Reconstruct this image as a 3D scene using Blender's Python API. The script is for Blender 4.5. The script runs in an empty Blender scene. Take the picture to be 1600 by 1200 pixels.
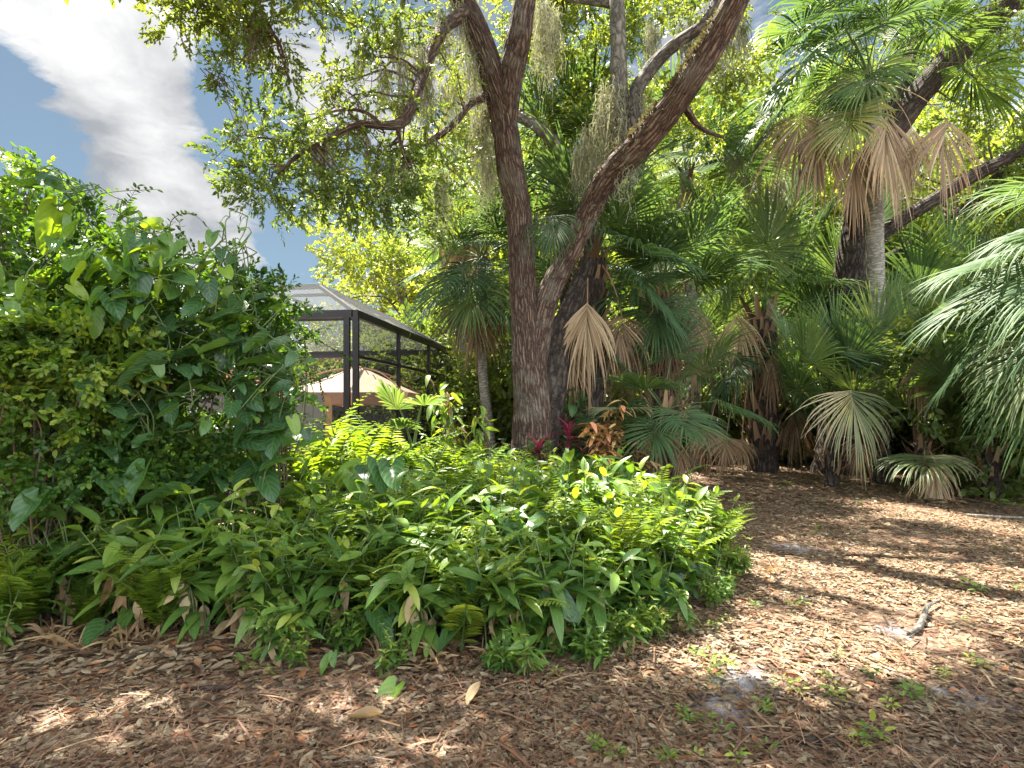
import bpy, math, random
import numpy as np
from math import radians as R, sin, cos, pi

SC = bpy.context.scene
COL = SC.collection
rng = np.random.default_rng(7)
random.seed(7)
EYE = 1.5
F = 889.0            # focal length in photo pixels (1600 wide)
HOR = 640.0          # horizon row in the photo

def at(px, py, D):
    """survey helper: photo pixel + distance -> point in the garden (metres)"""
    return np.array([(px - 800.0) / F * D, D, EYE + (HOR - py) / F * D])

# ------------------------------------------------------------------ numeric helpers
def _hash(i, j, k):
    n = (i * 374761393 + j * 668265263 + k * 2147483647 + 1013904223) & 0xffffffff
    n = ((n ^ (n >> 13)) * 1274126177) & 0xffffffff
    n = (n ^ (n >> 16)) & 0xffffffff
    return n / 4294967295.0

def vnoise(p):
    p = np.asarray(p, float)
    i = np.floor(p).astype(np.int64)
    f = p - i
    u = f * f * (3 - 2 * f)
    out = 0
    for dx in (0, 1):
        for dy in (0, 1):
            for dz in (0, 1):
                w = (u[:, 0] if dx else 1 - u[:, 0]) * (u[:, 1] if dy else 1 - u[:, 1]) * (u[:, 2] if dz else 1 - u[:, 2])
                out = out + w * _hash(i[:, 0] + dx, i[:, 1] + dy, i[:, 2] + dz)
    return out

def fbm(p, o=3):
    s, a, t = 0, 1.0, 0
    p = np.asarray(p, float)
    for k in range(o):
        s = s + a * vnoise(p * (2 ** k) + 17.3 * k)
        t += a
        a *= .5
    return s / t

def nrm(v):
    v = np.asarray(v, float)
    return v / np.maximum(np.linalg.norm(v, axis=-1, keepdims=True), 1e-9)

def frames(d, roll=None, up=(0, 0, 1)):
    """N directions -> N matrices with columns x, y=d, z (z kept near up, then rolled about d)"""
    d = nrm(d)
    u = np.broadcast_to(np.asarray(up, float), d.shape).copy()
    par = np.abs((d * u).sum(-1)) > .985
    u[par] = (0, 1, 0.01)
    x = nrm(np.cross(d, u))
    z = np.cross(x, d)
    if roll is not None:
        c, s = np.cos(roll)[:, None], np.sin(roll)[:, None]
        x, z = x * c + z * s, -x * s + z * c
    return np.stack([x, d, z], axis=-1)

def ground_z(x, y):
    x = np.asarray(x, float); y = np.asarray(y, float)
    p = np.stack([x * .5, y * .5, np.zeros_like(x)], -1)
    return .07 * (fbm(p.reshape(-1, 3), 3).reshape(x.shape) - .5)

# ------------------------------------------------------------------ mesh accumulator
class MB:
    def __init__(self):
        self.V, self.C, self.Rn, self.Q, self.T = [], [], [], [], []
        self.n = 0
    def add(self, V, Q=None, T=None, co=None, rnd=None):
        V = np.asarray(V, float).reshape(-1, 3)
        k = len(V)
        self.V.append(V)
        self.C.append(np.zeros((k, 3)) if co is None else np.asarray(co, float).reshape(-1, 3))
        self.Rn.append(np.full(k, .5) if rnd is None else np.broadcast_to(np.asarray(rnd, float), (k,)).copy())
        if Q is not None and len(Q): self.Q.append(np.asarray(Q, int).reshape(-1, 4) + self.n)
        if T is not None and len(T): self.T.append(np.asarray(T, int).reshape(-1, 3) + self.n)
        self.n += k
        return self
    def tpl(self):
        """as a template tuple (V, Q, co, rnd)"""
        return (np.concatenate(self.V), np.concatenate(self.Q), np.concatenate(self.C), np.concatenate(self.Rn))
    def scatter(self, tpl, M, P, rnd=None, jit=1.0):
        V, Q, C, r = tpl
        N, k = len(P), len(V)
        if N == 0: return self
        W = np.einsum('nij,kj->nki', M, V) + np.asarray(P)[:, None, :]
        rr = np.broadcast_to(r[None], (N, k)).copy()
        if rnd is not None:
            rr = np.clip(np.asarray(rnd)[:, None] + (rr - .5) * jit, 0, 1)
        QQ = Q[None] + (np.arange(N) * k)[:, None, None]
        return self.add(W.reshape(-1, 3), QQ.reshape(-1, 4), None, np.broadcast_to(C[None], (N, k, 3)).reshape(-1, 3), rr.reshape(-1))
    def tube(self, P, rad, sides=8, rnd=.5, cap=True, ripple=0., flat=1.0):
        P = np.asarray(P, float); rad = np.broadcast_to(np.asarray(rad, float), (len(P),)).copy()
        n = len(P)
        t = nrm(np.gradient(P, axis=0))
        x = np.zeros_like(P)
        a = np.array([1., 0, 0]) if abs(t[0, 0]) < .8 else np.array([0, 1., 0])
        x[0] = nrm(a - t[0] * (a @ t[0]))
        for i in range(1, n):
            v = x[i - 1] - t[i] * (x[i - 1] @ t[i])
            x[i] = v / max(np.linalg.norm(v), 1e-9)
        y = np.cross(t, x)
        s = np.concatenate([[0], np.cumsum(np.linalg.norm(np.diff(P, axis=0), axis=1))])
        th = np.arange(sides) * 2 * pi / sides
        rr = rad[:, None] * np.ones(sides)[None]
        co = np.stack([np.cos(th)[None] * rad.mean() * np.ones((n, 1)), np.sin(th)[None] * rad.mean() * np.ones((n, 1)), s[:, None] * np.ones((1, sides))], -1)
        if ripple:
            q = co.reshape(-1, 3)
            big = fbm(q * np.array([3, 3, 1.2]) + 3.1, 2).reshape(n, sides)
            rid = 1 - np.abs(2 * fbm(q * np.array([22, 22, 4.5]) + 9.7, 2).reshape(n, sides) - 1)
            rr = rr * (1 + .22 * (big - .5)) + ripple * (rid - .75)
        W = P[:, None] + rr[..., None] * (np.cos(th)[None, :, None] * x[:, None] + flat * np.sin(th)[None, :, None] * y[:, None])
        i = np.arange(n - 1)[:, None]; j = np.arange(sides)[None]
        q = np.stack(np.broadcast_arrays(i * sides + j, i * sides + (j + 1) % sides, (i + 1) * sides + (j + 1) % sides, (i + 1) * sides + j), -1).reshape(-1, 4)
        V = W.reshape(-1, 3); C = co.reshape(-1, 3); T = None
        if cap:
            V = np.concatenate([V, P[:1], P[-1:]]); C = np.concatenate([C, co[0, :1], co[-1, :1]])
            k = n * sides; jj = np.arange(sides)
            T = np.concatenate([np.stack([np.full(sides, k), (jj + 1) % sides, jj], -1),
                                np.stack([np.full(sides, k + 1), (n - 1) * sides + jj, (n - 1) * sides + (jj + 1) % sides], -1)])
        return self.add(V, q, T, C, rnd)
    def box(self, lo, hi, rnd=.5):
        (a, b, c), (d, e, f) = lo, hi
        V = np.array([(a, b, c), (d, b, c), (d, e, c), (a, e, c), (a, b, f), (d, b, f), (d, e, f), (a, e, f)], float)
        return self.add(V, [(0, 3, 2, 1), (4, 5, 6, 7), (0, 1, 5, 4), (1, 2, 6, 5), (2, 3, 7, 6), (3, 0, 4, 7)], None, V, rnd)
    def bar(self, p, q, w, h, rnd=.5, up=(0, 0, 1)):
        p = np.asarray(p, float); q = np.asarray(q, float)
        m = frames((q - p)[None], None, up)[0]; L = np.linalg.norm(q - p)
        V = np.array([(sx * w / 2, yy, sz * h / 2) for yy in (0, L) for sx, sz in ((-1, -1), (1, -1), (1, 1), (-1, 1))])
        W = V @ m.T + p
        return self.add(W, [(0, 1, 2, 3), (7, 6, 5, 4), (0, 4, 5, 1), (1, 5, 6, 2), (2, 6, 7, 3), (3, 7, 4, 0)], None, V, rnd)
    def mesh(self, name, mat, smooth=True):
        me = bpy.data.meshes.new(name)
        V = np.concatenate(self.V) if self.V else np.zeros((0, 3))
        Q = np.concatenate(self.Q) if self.Q else np.zeros((0, 4), int)
        T = np.concatenate(self.T) if self.T else np.zeros((0, 3), int)
        me.vertices.add(len(V)); me.vertices.foreach_set('co', V.astype(np.float32).ravel())
        loops = np.concatenate([Q.ravel(), T.ravel()]).astype(np.int32)
        me.loops.add(len(loops)); me.loops.foreach_set('vertex_index', loops)
        nf = len(Q) + len(T)
        me.polygons.add(nf)
        st = np.concatenate([np.arange(len(Q)) * 4, len(Q) * 4 + np.arange(len(T)) * 3]).astype(np.int32)
        me.polygons.foreach_set('loop_start', st)
        me.polygons.foreach_set('use_smooth', np.full(nf, bool(smooth)))
        me.update(calc_edges=True)
        a = me.attributes.new('rnd', 'FLOAT', 'POINT'); a.data.foreach_set('value', np.concatenate(self.Rn).astype(np.float32))
        a = me.attributes.new('lco', 'FLOAT_VECTOR', 'POINT'); a.data.foreach_set('vector', np.concatenate(self.C).astype(np.float32).ravel())
        me.materials.append(mat)
        return me
    def build(self, name, mat, parent=None, smooth=True):
        o = bpy.data.objects.new(name, self.mesh(name, mat, smooth)); COL.objects.link(o)
        if parent is not None: o.parent = parent
        return o

def tag(o, label=None, cat=None, group=None, kind=None):
    if label: o['label'] = label
    if cat: o['category'] = cat
    if group: o['group'] = group
    if kind: o['kind'] = kind
    return o

def thing(name, label, cat, loc=(0, 0, 0), group=None, rz=0., sc=1.0):
    o = bpy.data.objects.new(name, None); COL.objects.link(o)
    o.location = tuple(float(v) for v in loc); o.rotation_euler = (0, 0, rz); o.scale = (sc, sc, sc)
    o.empty_display_size = .2
    return tag(o, label, cat, group)

def dup(root, loc, rz=0., sc=1.0, label=None, group=None, tilt=(0, 0), sz=None):
    r = root.copy(); COL.objects.link(r)
    r.location = tuple(float(v) for v in loc); r.rotation_euler = (tilt[0], tilt[1], rz); r.scale = (sc, sc, sc if sz is None else sz)
    if label: r['label'] = label
    if group: r['group'] = group
    for ch in list(root.children):
        c = ch.copy(); COL.objects.link(c); c.parent = r
        for g in list(ch.children):
            d = g.copy(); COL.objects.link(d); d.parent = c
    return r

def spline(pts, n=40):
    """Catmull-Rom through rows (any columns)"""
    P = np.asarray(pts, float)
    if len(P) == 2: P = np.stack([P[0], (P[0] + P[1]) / 2, P[1]])
    Q = np.concatenate([[2 * P[0] - P[1]], P, [2 * P[-1] - P[-2]]])
    t = np.linspace(0, len(P) - 1, n); i = np.minimum(t.astype(int), len(P) - 2); f = (t - i)[:, None]
    a, b, c, d = Q[i], Q[i + 1], Q[i + 2], Q[i + 3]
    return .5 * (2 * b + (c - a) * f + (2 * a - 5 * b + 4 * c - d) * f ** 2 + (3 * b - a - 3 * c + d) * f ** 3)

# ------------------------------------------------------------------ materials
class NT:
    def __init__(self, name):
        self.m = bpy.data.materials.new(name); self.m.use_nodes = True
        self.t = self.m.node_tree; self.t.nodes.clear()
    def n(self, typ, **kw):
        o = self.t.nodes.new(typ)
        for k, v in kw.items():
            if k.startswith('i_'):
                key = k[2:]; key = int(key) if key.isdigit() else key.replace('_', ' ')
                o.inputs[key].default_value = v
            else: setattr(o, k, v)
        return o
    def l(self, a, b): self.t.links.new(a, b)
    def math(self, op, a, b=None, c=None, clamp=False):
        o = self.t.nodes.new('ShaderNodeMath'); o.operation = op; o.use_clamp = clamp
        for k, v in enumerate((a, b, c)):
            if v is None: continue
            if isinstance(v, (int, float)): o.inputs[k].default_value = v
            else: self.l(v, o.inputs[k])
        return o.outputs[0]
    def ramp(self, fac, stops, interp='LINEAR'):
        o = self.t.nodes.new('ShaderNodeValToRGB'); e = o.color_ramp; e.interpolation = interp
        while len(e.elements) < len(stops): e.elements.new(.5)
        for el, (p, c) in zip(e.elements, stops):
            el.position = p; el.color = (*c, 1) if len(c) == 3 else c
        self.l(fac, o.inputs[0]); return o.outputs[0]
    def attr(self, name, out='Fac'):
        o = self.t.nodes.new('ShaderNodeAttribute'); o.attribute_name = name; return o.outputs[out]
    def noise(self, vec, scale, detail=3, rough=.55, out=0):
        o = self.t.nodes.new('ShaderNodeTexNoise'); o.inputs['Scale'].default_value = scale
        o.inputs['Detail'].default_value = detail; o.inputs['Roughness'].default_value = rough
        if vec is not None: self.l(vec, o.inputs['Vector'])
        return o.outputs[out]
    def mix(self, fac, a, b, blend='MIX'):
        o = self.t.nodes.new('ShaderNodeMix'); o.data_type = 'RGBA'; o.blend_type = blend
        for k, v in ((0, fac), (6, a), (7, b)):
            if isinstance(v, (int, float)): o.inputs[k].default_value = v
            elif isinstance(v, tuple): o.inputs[k].default_value = (*v, 1) if len(v) == 3 else v
            else: self.l(v, o.inputs[k])
        return o.outputs[2]
    def vmap(self, vec, scale=(1, 1, 1), loc=(0, 0, 0)):
        o = self.t.nodes.new('ShaderNodeMapping'); o.inputs['Scale'].default_value = scale; o.inputs['Location'].default_value = loc
        self.l(vec, o.inputs['Vector']); return o.outputs[0]
    def out(self, sh):
        o = self.t.nodes.new('ShaderNodeOutputMaterial'); self.l(sh, o.inputs['Surface']); return self.m

def leafmat(name, stops, trans=.35, tcol=(1.7, 1.9, .6), rough=.42, veins=0., spots=0., spec=.5, stripe=0., tone=.25):
    N = NT(name)
    oi = N.n('ShaderNodeObjectInfo')
    fac = N.math('ADD', N.attr('rnd'), N.math('MULTIPLY', N.math('SUBTRACT', oi.outputs['Random'], .5), tone), clamp=True)
    base = N.ramp(fac, stops)
    geo = N.n('ShaderNodeNewGeometry')
    base = N.mix(N.math('MULTIPLY', geo.outputs['Backfacing'], .14), base, N.mix(.5, base, (.16, .22, .10)))
    bump = None
    if veins or stripe:
        lc = N.attr('lco', 'Vector')
        sp = N.n('ShaderNodeSeparateXYZ'); N.l(lc, sp.inputs[0])
        ua = N.math('ABSOLUTE', sp.outputs[0])
        if veins:
            ph = N.math('SUBTRACT', N.math('MULTIPLY', sp.outputs[1], 34.0), N.math('MULTIPLY', ua, 15.0))
            w = N.math('POWER', N.math('ADD', N.math('MULTIPLY', N.math('SINE', ph), .5), .5), 6.0)
            mid = N.math('LESS_THAN', ua, .05)
            v = N.math('MAXIMUM', w, mid)
            base = N.mix(N.math('MULTIPLY', v, veins), base, (.22, .30, .09))
            bump = N.math('ADD', N.math('SINE', ph), N.math('MULTIPLY', mid, -1.0))
        else:
            w = N.math('SINE', N.math('MULTIPLY', sp.outputs[0], 26.0))
            base = N.mix(N.math('MULTIPLY', N.math('ABSOLUTE', w), stripe), base, (.20, .24, .09))
    if spots:
        tc = N.n('ShaderNodeTexCoord')
        nz = N.noise(tc.outputs['Object'], 22, 4, .65)
        base = N.mix(N.math('MULTIPLY', N.ramp(nz, [(.60, (0, 0, 0)), (.68, (1, 1, 1))]), spots), base, (.24, .15, .06))
    p = N.n('ShaderNodeBsdfPrincipled'); N.l(base, p.inputs['Base Color'])
    p.inputs['Roughness'].default_value = rough; p.inputs['Specular IOR Level'].default_value = spec
    if bump is not None:
        b = N.n('ShaderNodeBump'); b.inputs['Strength'].default_value = .14; b.inputs['Distance'].default_value = .003
        N.l(bump, b.inputs['Height']); N.l(b.outputs[0], p.inputs['Normal'])
    if trans <= 0: return N.out(p.outputs[0])
    t = N.n('ShaderNodeBsdfTranslucent')
    N.l(N.mix(1.0, base, tcol, 'MULTIPLY'), t.inputs['Color'])
    ms = N.n('ShaderNodeMixShader'); ms.inputs[0].default_value = trans
    N.l(p.outputs[0], ms.inputs[1]); N.l(t.outputs[0], ms.inputs[2])
    return N.out(ms.outputs[0])

def barkmat(name, dark, mid, light, sx=16., sz=3.2, lichen=.35, strength=.9, rough=.85, dist=.03):
    N = NT(name)
    lc = N.attr('lco', 'Vector')
    mp = N.vmap(lc, (sx, sx, sz))
    wob = N.noise(lc, 5, 3, .6, out=1)
    mp2 = N.n('ShaderNodeVectorMath', operation='ADD'); N.l(mp, mp2.inputs[0])
    sc_ = N.n('ShaderNodeVectorMath', operation='SCALE'); N.l(wob, sc_.inputs[0]); sc_.inputs['Scale'].default_value = 1.6
    N.l(sc_.outputs[0], mp2.inputs[1])
    vo = N.n('ShaderNodeTexVoronoi', feature='DISTANCE_TO_EDGE'); vo.inputs['Scale'].default_value = 1.0
    N.l(mp2.outputs[0], vo.inputs['Vector'])
    fine = N.noise(N.vmap(lc, (60, 60, 14)), 1.0, 5, .65)
    h = N.math('ADD', N.math('MINIMUM', N.math('MULTIPLY', vo.outputs['Distance'], 2.6), 1.0), N.math('MULTIPLY', fine, .6))
    col = N.ramp(N.math('MULTIPLY', h, .62), [(.14, dark), (.45, mid), (.95, light)])
    big = N.noise(lc, 3.0, 4, .6)
    col = N.mix(N.math('MULTIPLY', N.ramp(big, [(.5, (0, 0, 0)), (.72, (1, 1, 1))]), lichen), col, (.26, .25, .20))
    p = N.n('ShaderNodeBsdfPrincipled'); N.l(col, p.inputs['Base Color']); p.inputs['Roughness'].default_value = rough
    p.inputs['Specular IOR Level'].default_value = .25
    b = N.n('ShaderNodeBump'); b.inputs['Strength'].default_value = strength; b.inputs['Distance'].default_value = dist
    N.l(h, b.inputs['Height']); N.l(b.outputs[0], p.inputs['Normal'])
    return N.out(p.outputs[0])

def plain(name, col, rough=.6, var=.25, scale=8., metallic=0., bump=.15, spec=.4):
    N = NT(name)
    tc = N.n('ShaderNodeTexCoord')
    nz = N.noise(tc.outputs['Object'], scale, 5, .6)
    c = N.mix(nz, tuple(v * (1 - var) for v in col), tuple(min(1, v * (1 + var)) for v in col))
    p = N.n('ShaderNodeBsdfPrincipled'); N.l(c, p.inputs['Base Color'])
    p.inputs['Roughness'].default_value = rough; p.inputs['Metallic'].default_value = metallic; p.inputs['Specular IOR Level'].default_value = spec
    b = N.n('ShaderNodeBump'); b.inputs['Strength'].default_value = bump; b.inputs['Distance'].default_value = .01
    N.l(nz, b.inputs['Height']); N.l(b.outputs[0], p.inputs['Normal'])
    return N.out(p.outputs[0])

OAKL = [(0, (.040, .070, .018)), (.5, (.088, .13, .030)), (1, (.17, .20, .05))]
BRTL = [(0, (.075, .125, .028)), (.5, (.14, .19, .045)), (1, (.235, .26, .07))]
M = dict(
    oak=leafmat('oak_leaf', OAKL, .42, (2.3, 2.2, .7), .38),
    bright=leafmat('sunlit_leaf', BRTL, .5, (2.2, 2.1, .6), .45),  # brightness of sunlit leaves put into the leaf colour
    wood=leafmat('woodland_leaf', [(0, (.045, .08, .018)), (.5, (.115, .16, .038)), (1, (.22, .245, .065))], .45, (2.2, 2.1, .8), .5),
    hedge=leafmat('hedge_leaf', [(0, (.02, .06, .012)), (.5, (.06, .125, .02)), (.85, (.125, .19, .03)), (1, (.20, .25, .03))], .4, (2.5, 2.3, .4), .42, spec=.35),
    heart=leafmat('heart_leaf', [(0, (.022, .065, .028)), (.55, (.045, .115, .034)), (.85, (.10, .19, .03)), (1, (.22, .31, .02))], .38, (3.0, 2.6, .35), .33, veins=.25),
    broad=leafmat('broad_leaf', [(0, (.03, .08, .018)), (.5, (.065, .14, .024)), (.85, (.13, .21, .034)), (1, (.25, .29, .05))], .33, (2.4, 2.2, .4), .38, veins=.22, spots=.35, spec=.45, tone=.4),
    herb=leafmat('herb_leaf', [(0, (.030, .085, .016)), (.45, (.085, .165, .026)), (.8, (.165, .245, .036)), (1, (.27, .31, .05))], .36, (2.4, 2.2, .4), .40, veins=.15, spec=.45, tone=.4),
    fern=leafmat('fern_leaf', [(0, (.045, .10, .014)), (.5, (.11, .18, .02)), (1, (.22, .27, .035))], .42, (2.3, 2.1, .4), .5, spec=.3),
    palm=leafmat('palm_leaf', [(0, (.024, .058, .028)), (.45, (.055, .112, .042)), (.8, (.125, .175, .055)), (1, (.30, .28, .11))], .34, (2.25, 2.15, .85), .5, stripe=.10, spec=.25),
    paleP=leafmat('pale_palm_leaf', [(0, (.05, .09, .035)), (.4, (.13, .17, .07)), (.75, (.34, .33, .19)), (1, (.52, .43, .28))], .3, (1.7, 1.7, .7), .4, stripe=.12),
    deadP=leafmat('dry_palm_leaf', [(0, (.07, .037, .016)), (.35, (.16, .092, .042)), (.65, (.27, .175, .085)), (1, (.44, .335, .195))], .2, (1.3, 1.1, .8), .6, stripe=0),
    deadL=leafmat('dry_leaf', [(0, (.11, .055, .025)), (.5, (.27, .16, .075)), (1, (.45, .33, .18))], .22, (1.3, 1.1, .8), .6),
    limbfern=leafmat('resurrection_fern', [(0, (.10, .075, .045)), (.5, (.22, .18, .11)), (.8, (.18, .19, .08)), (1, (.34, .31, .20))], .2, (1.3, 1.3, .8), .7, spec=.2),
    straw=leafmat('pine_needle', [(0, (.09, .035, .018)), (.5, (.20, .10, .055)), (1, (.38, .26, .15))], 0, rough=.6),
    ti=leafmat('ti_leaf', [(0, (.05, .006, .014)), (.5, (.20, .012, .05)), (1, (.42, .05, .12))], .35, (1.6, .9, 1.1), .35),
    croton=leafmat('croton_leaf', [(0, (.06, .03, .015)), (.35, (.13, .07, .03)), (.55, (.50, .24, .08)), (.85, (.70, .52, .20)), (1, (.65, .26, .14))], .25, (1.5, 1.2, .6), .35, veins=.3),
    moss=leafmat('spanish_moss_grey', [(0, (.16, .155, .10)), (.5, (.28, .275, .19)), (1, (.42, .41, .30))], .35, (1.2, 1.2, .9), .8, spec=.15),
    litter=leafmat('litter_leaf', [(0, (.032, .019, .012)), (.18, (.085, .047, .029)), (.34, (.16, .10, .062)), (.50, (.235, .175, .11)), (.64, (.31, .24, .145)), (.76, (.25, .085, .028)), (.86, (.21, .148, .088)), (1, (.44, .345, .20))], .1, (1.2, 1, .8), .55, spec=.35),
    bark=barkmat('oak_bark', (.017, .011, .008), (.095, .058, .042), (.24, .17, .125), 25, 3.2, .4),
    barkg=barkmat('grey_bark', (.05, .045, .038), (.15, .135, .11), (.27, .25, .21), 15, 5, .5, .6),
    barkd=barkmat('dark_bark', (.012, .009, .008), (.05, .036, .028), (.12, .09, .07), 15, 3, .2),
    barkm=barkmat('greyish_oak_bark', (.02, .016, .013), (.085, .068, .055), (.19, .165, .14), 16, 4, .35, .8),  # greyer and less red than the trunk bark
    twig=plain('twig', (.10, .065, .045), .8),
    stem=plain('green_stem', (.09, .13, .04), .6),
    palmtrunk=barkmat('palm_trunk', (.10, .09, .07), (.25, .225, .18), (.38, .35, .29), 5, 20, .3, .5, .85, .012),
    boots=leafmat('palm_boot', [(0, (.06, .03, .018)), (.5, (.19, .10, .055)), (1, (.36, .23, .13))], 0, rough=.8),
    alu=plain('bronze_aluminium', (.022, .018, .018), .45, .2, 4, .3, .03),
    fence=plain('weathered_board', (.15, .13, .125), .85, .35, 6, 0, .4),
    fpost=plain('cedar_post', (.34, .18, .09), .8, .3, 6, 0, .4),
    canvas=plain('beige_canvas', (.62, .50, .38), .85, .08, 5, 0, .1),
    valance=plain('tan_canvas', (.48, .25, .15), .85, .1, 5, 0, .1),
    stucco=plain('stucco', (.55, .42, .32), .9, .1, 20, 0, .2),
    tile=plain('terracotta', (.38, .14, .08), .8, .3, 14, 0, .4),
    glass=plain('window_glass', (.03, .04, .05), .08, .1, 2, 0, 0, .6),
    white=plain('white_trim', (.75, .73, .70), .6, .06),
    stone=plain('pool_deck_stone', (.42, .38, .34), .8, .15),
)

def screenmat():
    N = NT('insect_screen')
    lw = N.n('ShaderNodeLayerWeight', i_Blend=.42)
    d = N.n('ShaderNodeBsdfDiffuse'); d.inputs['Color'].default_value = (.05, .05, .055, 1)
    t = N.n('ShaderNodeBsdfTransparent')
    ms = N.n('ShaderNodeMixShader')
    f = N.math('ADD', N.math('MULTIPLY', lw.outputs['Facing'], .55), .28, clamp=True)
    N.l(f, ms.inputs[0]); N.l(t.outputs[0], ms.inputs[1]); N.l(d.outputs[0], ms.inputs[2])
    return N.out(ms.outputs[0])
M['screen'] = screenmat()

def roofscreen():
    N = NT('roof_screen')
    d = N.n('ShaderNodeBsdfDiffuse'); d.inputs['Color'].default_value = (.16, .165, .17, 1)
    tr = N.n('ShaderNodeBsdfTranslucent'); tr.inputs['Color'].default_value = (.12, .125, .13, 1)
    t = N.n('ShaderNodeBsdfTransparent')
    m1 = N.n('ShaderNodeMixShader'); m1.inputs[0].default_value = .4
    N.l(d.outputs[0], m1.inputs[1]); N.l(tr.outputs[0], m1.inputs[2])
    ms = N.n('ShaderNodeMixShader'); ms.inputs[0].default_value = .42
    N.l(t.outputs[0], ms.inputs[1]); N.l(m1.outputs[0], ms.inputs[2])
    return N.out(ms.outputs[0])
M['roofscreen'] = roofscreen()

def groundmat():
    N = NT('forest_floor')
    tc = N.n('ShaderNodeTexCoord'); g = tc.outputs['Object']
    vo = N.n('ShaderNodeTexVoronoi'); vo.inputs['Scale'].default_value = 26; N.l(g, vo.inputs['Vector'])
    leafc = N.ramp(N.n('ShaderNodeSeparateColor').outputs[0], [(0, (0, 0, 0)), (1, (1, 1, 1))])
    sep = N.n('ShaderNodeSeparateColor'); N.l(vo.outputs['Color'], sep.inputs[0])
    leafc = N.ramp(sep.outputs[0], [(0, (.05, .03, .02)), (.3, (.12, .07, .045)), (.6, (.19, .13, .09)), (.8, (.26, .14, .07)), (1, (.34, .26, .18))])
    fine = N.noise(g, 60, 5, .7)
    leafc = N.mix(N.math('MULTIPLY', fine, .6), leafc, (.07, .045, .032))
    sand = N.ramp(N.noise(g, 90, 4, .85), [(.3, (.10, .098, .10)), (.7, (.30, .29, .30))])
    m = N.attr('rnd')
    m2 = N.math('ADD', m, N.math('MULTIPLY', N.math('SUBTRACT', N.noise(g, 11, 6, .75), .5), 1.2))
    col = N.mix(N.ramp(m2, [(.46, (0, 0, 0)), (.60, (1, 1, 1))]), leafc, sand)
    p = N.n('ShaderNodeBsdfPrincipled'); N.l(col, p.inputs['Base Color']); p.inputs['Roughness'].default_value = .9
    p.inputs['Specular IOR Level'].default_value = .2
    b = N.n('ShaderNodeBump'); b.inputs['Strength'].default_value = .8; b.inputs['Distance'].default_value = .02
    N.l(N.math('ADD', vo.outputs['Distance'], N.math('MULTIPLY', fine, .6)), b.inputs['Height']); N.l(b.outputs[0], p.inputs['Normal'])
    return N.out(p.outputs[0])
M['ground'] = groundmat()

# ------------------------------------------------------------------ leaf templates
def leaf6(w=.42, fold=.10):
    V = np.array([(0, 0, 0), (.46 * w, .30, fold * w), (.47 * w, .64, fold * w), (0, 1, -.03), (-.47 * w, .64, fold * w), (-.46 * w, .30, fold * w)])
    C = np.array([(0, 0, 0), (.9, .3, 0), (.9, .64, 0), (0, 1, 0), (-.9, .64, 0), (-.9, .3, 0)], float)
    return (V, np.array([(0, 1, 2, 3), (0, 3, 4, 5)]), C, np.full(6, .5))

def gridleaf(wfun, nt=7, ss=(-1, -.55, 0, .55, 1), bend=.25, fold=.12, lobe=0., cup=0., wave=0., seed=0):
    """leaf of unit length along +y, built as a grid; bend droops the tip, lobe pulls the base backwards (heart)"""
    ts = np.linspace(0, 1, nt); V, C = [], []
    r = np.random.default_rng(seed)
    for t in ts:
        for s in ss:
            a = abs(s)
            x = s * wfun(t)
            y = t - lobe * (1 - t) ** 2.2 * math.sin(pi * min(a, 1) ** .8 * .86)
            z = fold * a * wfun(t) * 2 - bend * t * t + cup * (x * x) + wave * a * math.sin(t * 9 + s * 2 + seed)
            V.append((x, y, z)); C.append((s, t, 0))
    k = len(ss); Q = [(i * k + j, i * k + j + 1, (i + 1) * k + j + 1, (i + 1) * k + j) for i in range(nt - 1) for j in range(k - 1)]
    return (np.array(V), np.array(Q), np.array(C), np.full(len(V), .5))

def w_heart(t): return max(.012, .46 * (max(0, 1 - t)) ** .62 * (.80 + .55 * t))
def w_lance(t): return max(.006, .60 * (t + .03) ** .55 * (1.0 - t) ** .75 * .64)
def w_ovate(t): return max(.006, .60 * (t + .02) ** .5 * (1.0 - t) ** .8 * .78)
def w_strap(t): return max(.006, .085 * (1 - t) ** .5 * (.5 + t * 1.2) ** .4)
LEAF = leaf6()
HEART = [gridleaf(w_heart, 8, (-1, -.7, -.35, 0, .35, .7, 1), b, f, .30, 0, .03, s) for b, f, s in ((.22, .10, 1), (.4, .16, 2), (.10, .26, 3))]
LANCE = [gridleaf(w_lance, 8, (-1, -.5, 0, .5, 1), b, f, 0, 0, .012, s) for b, f, s in ((.2, .12, 1), (.45, .2, 2), (.7, .12, 3))]
OVATE = [gridleaf(w_ovate, 5, (-1, 0, 1), b, f, 0, 0, .01, s) for b, f, s in ((.2, .12, 1), (.4, .2, 2))]
STRAP = gridleaf(w_strap, 8, (-1, 0, 1), .45, .3)

def sprig(n=13, L=.24, ll=.06, w=.42, seed=0, spread=55, twig=True):
    r = np.random.default_rng(seed)
    b = MB()
    t = np.linspace(.15, 1, n) ** .8
    ph = np.arange(n) * 2.4 + r.uniform(0, 6)
    a = np.radians(spread * (1.15 - .6 * t) + r.normal(0, 12, n))
    d = np.stack([np.sin(a) * np.cos(ph), np.cos(a), np.sin(a) * np.sin(ph) * .7], -1)
    P = np.stack([r.normal(0, .008, n), t * L, r.normal(0, .008, n)], -1)
    s = ll * r.uniform(.7, 1.2, n)
    Mx = frames(d, r.normal(0, .5, n)) * s[:, None, None]
    b.scatter(leaf6(w), Mx, P, r.uniform(.2, .8, n))
    if twig:
        q = .004
        b.add([(-q, 0, 0), (q, 0, 0), (q * .5, L, 0), (-q * .5, L, 0)], [(0, 1, 2, 3)], None, None, 0.05)
    return b.tpl()

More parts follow.
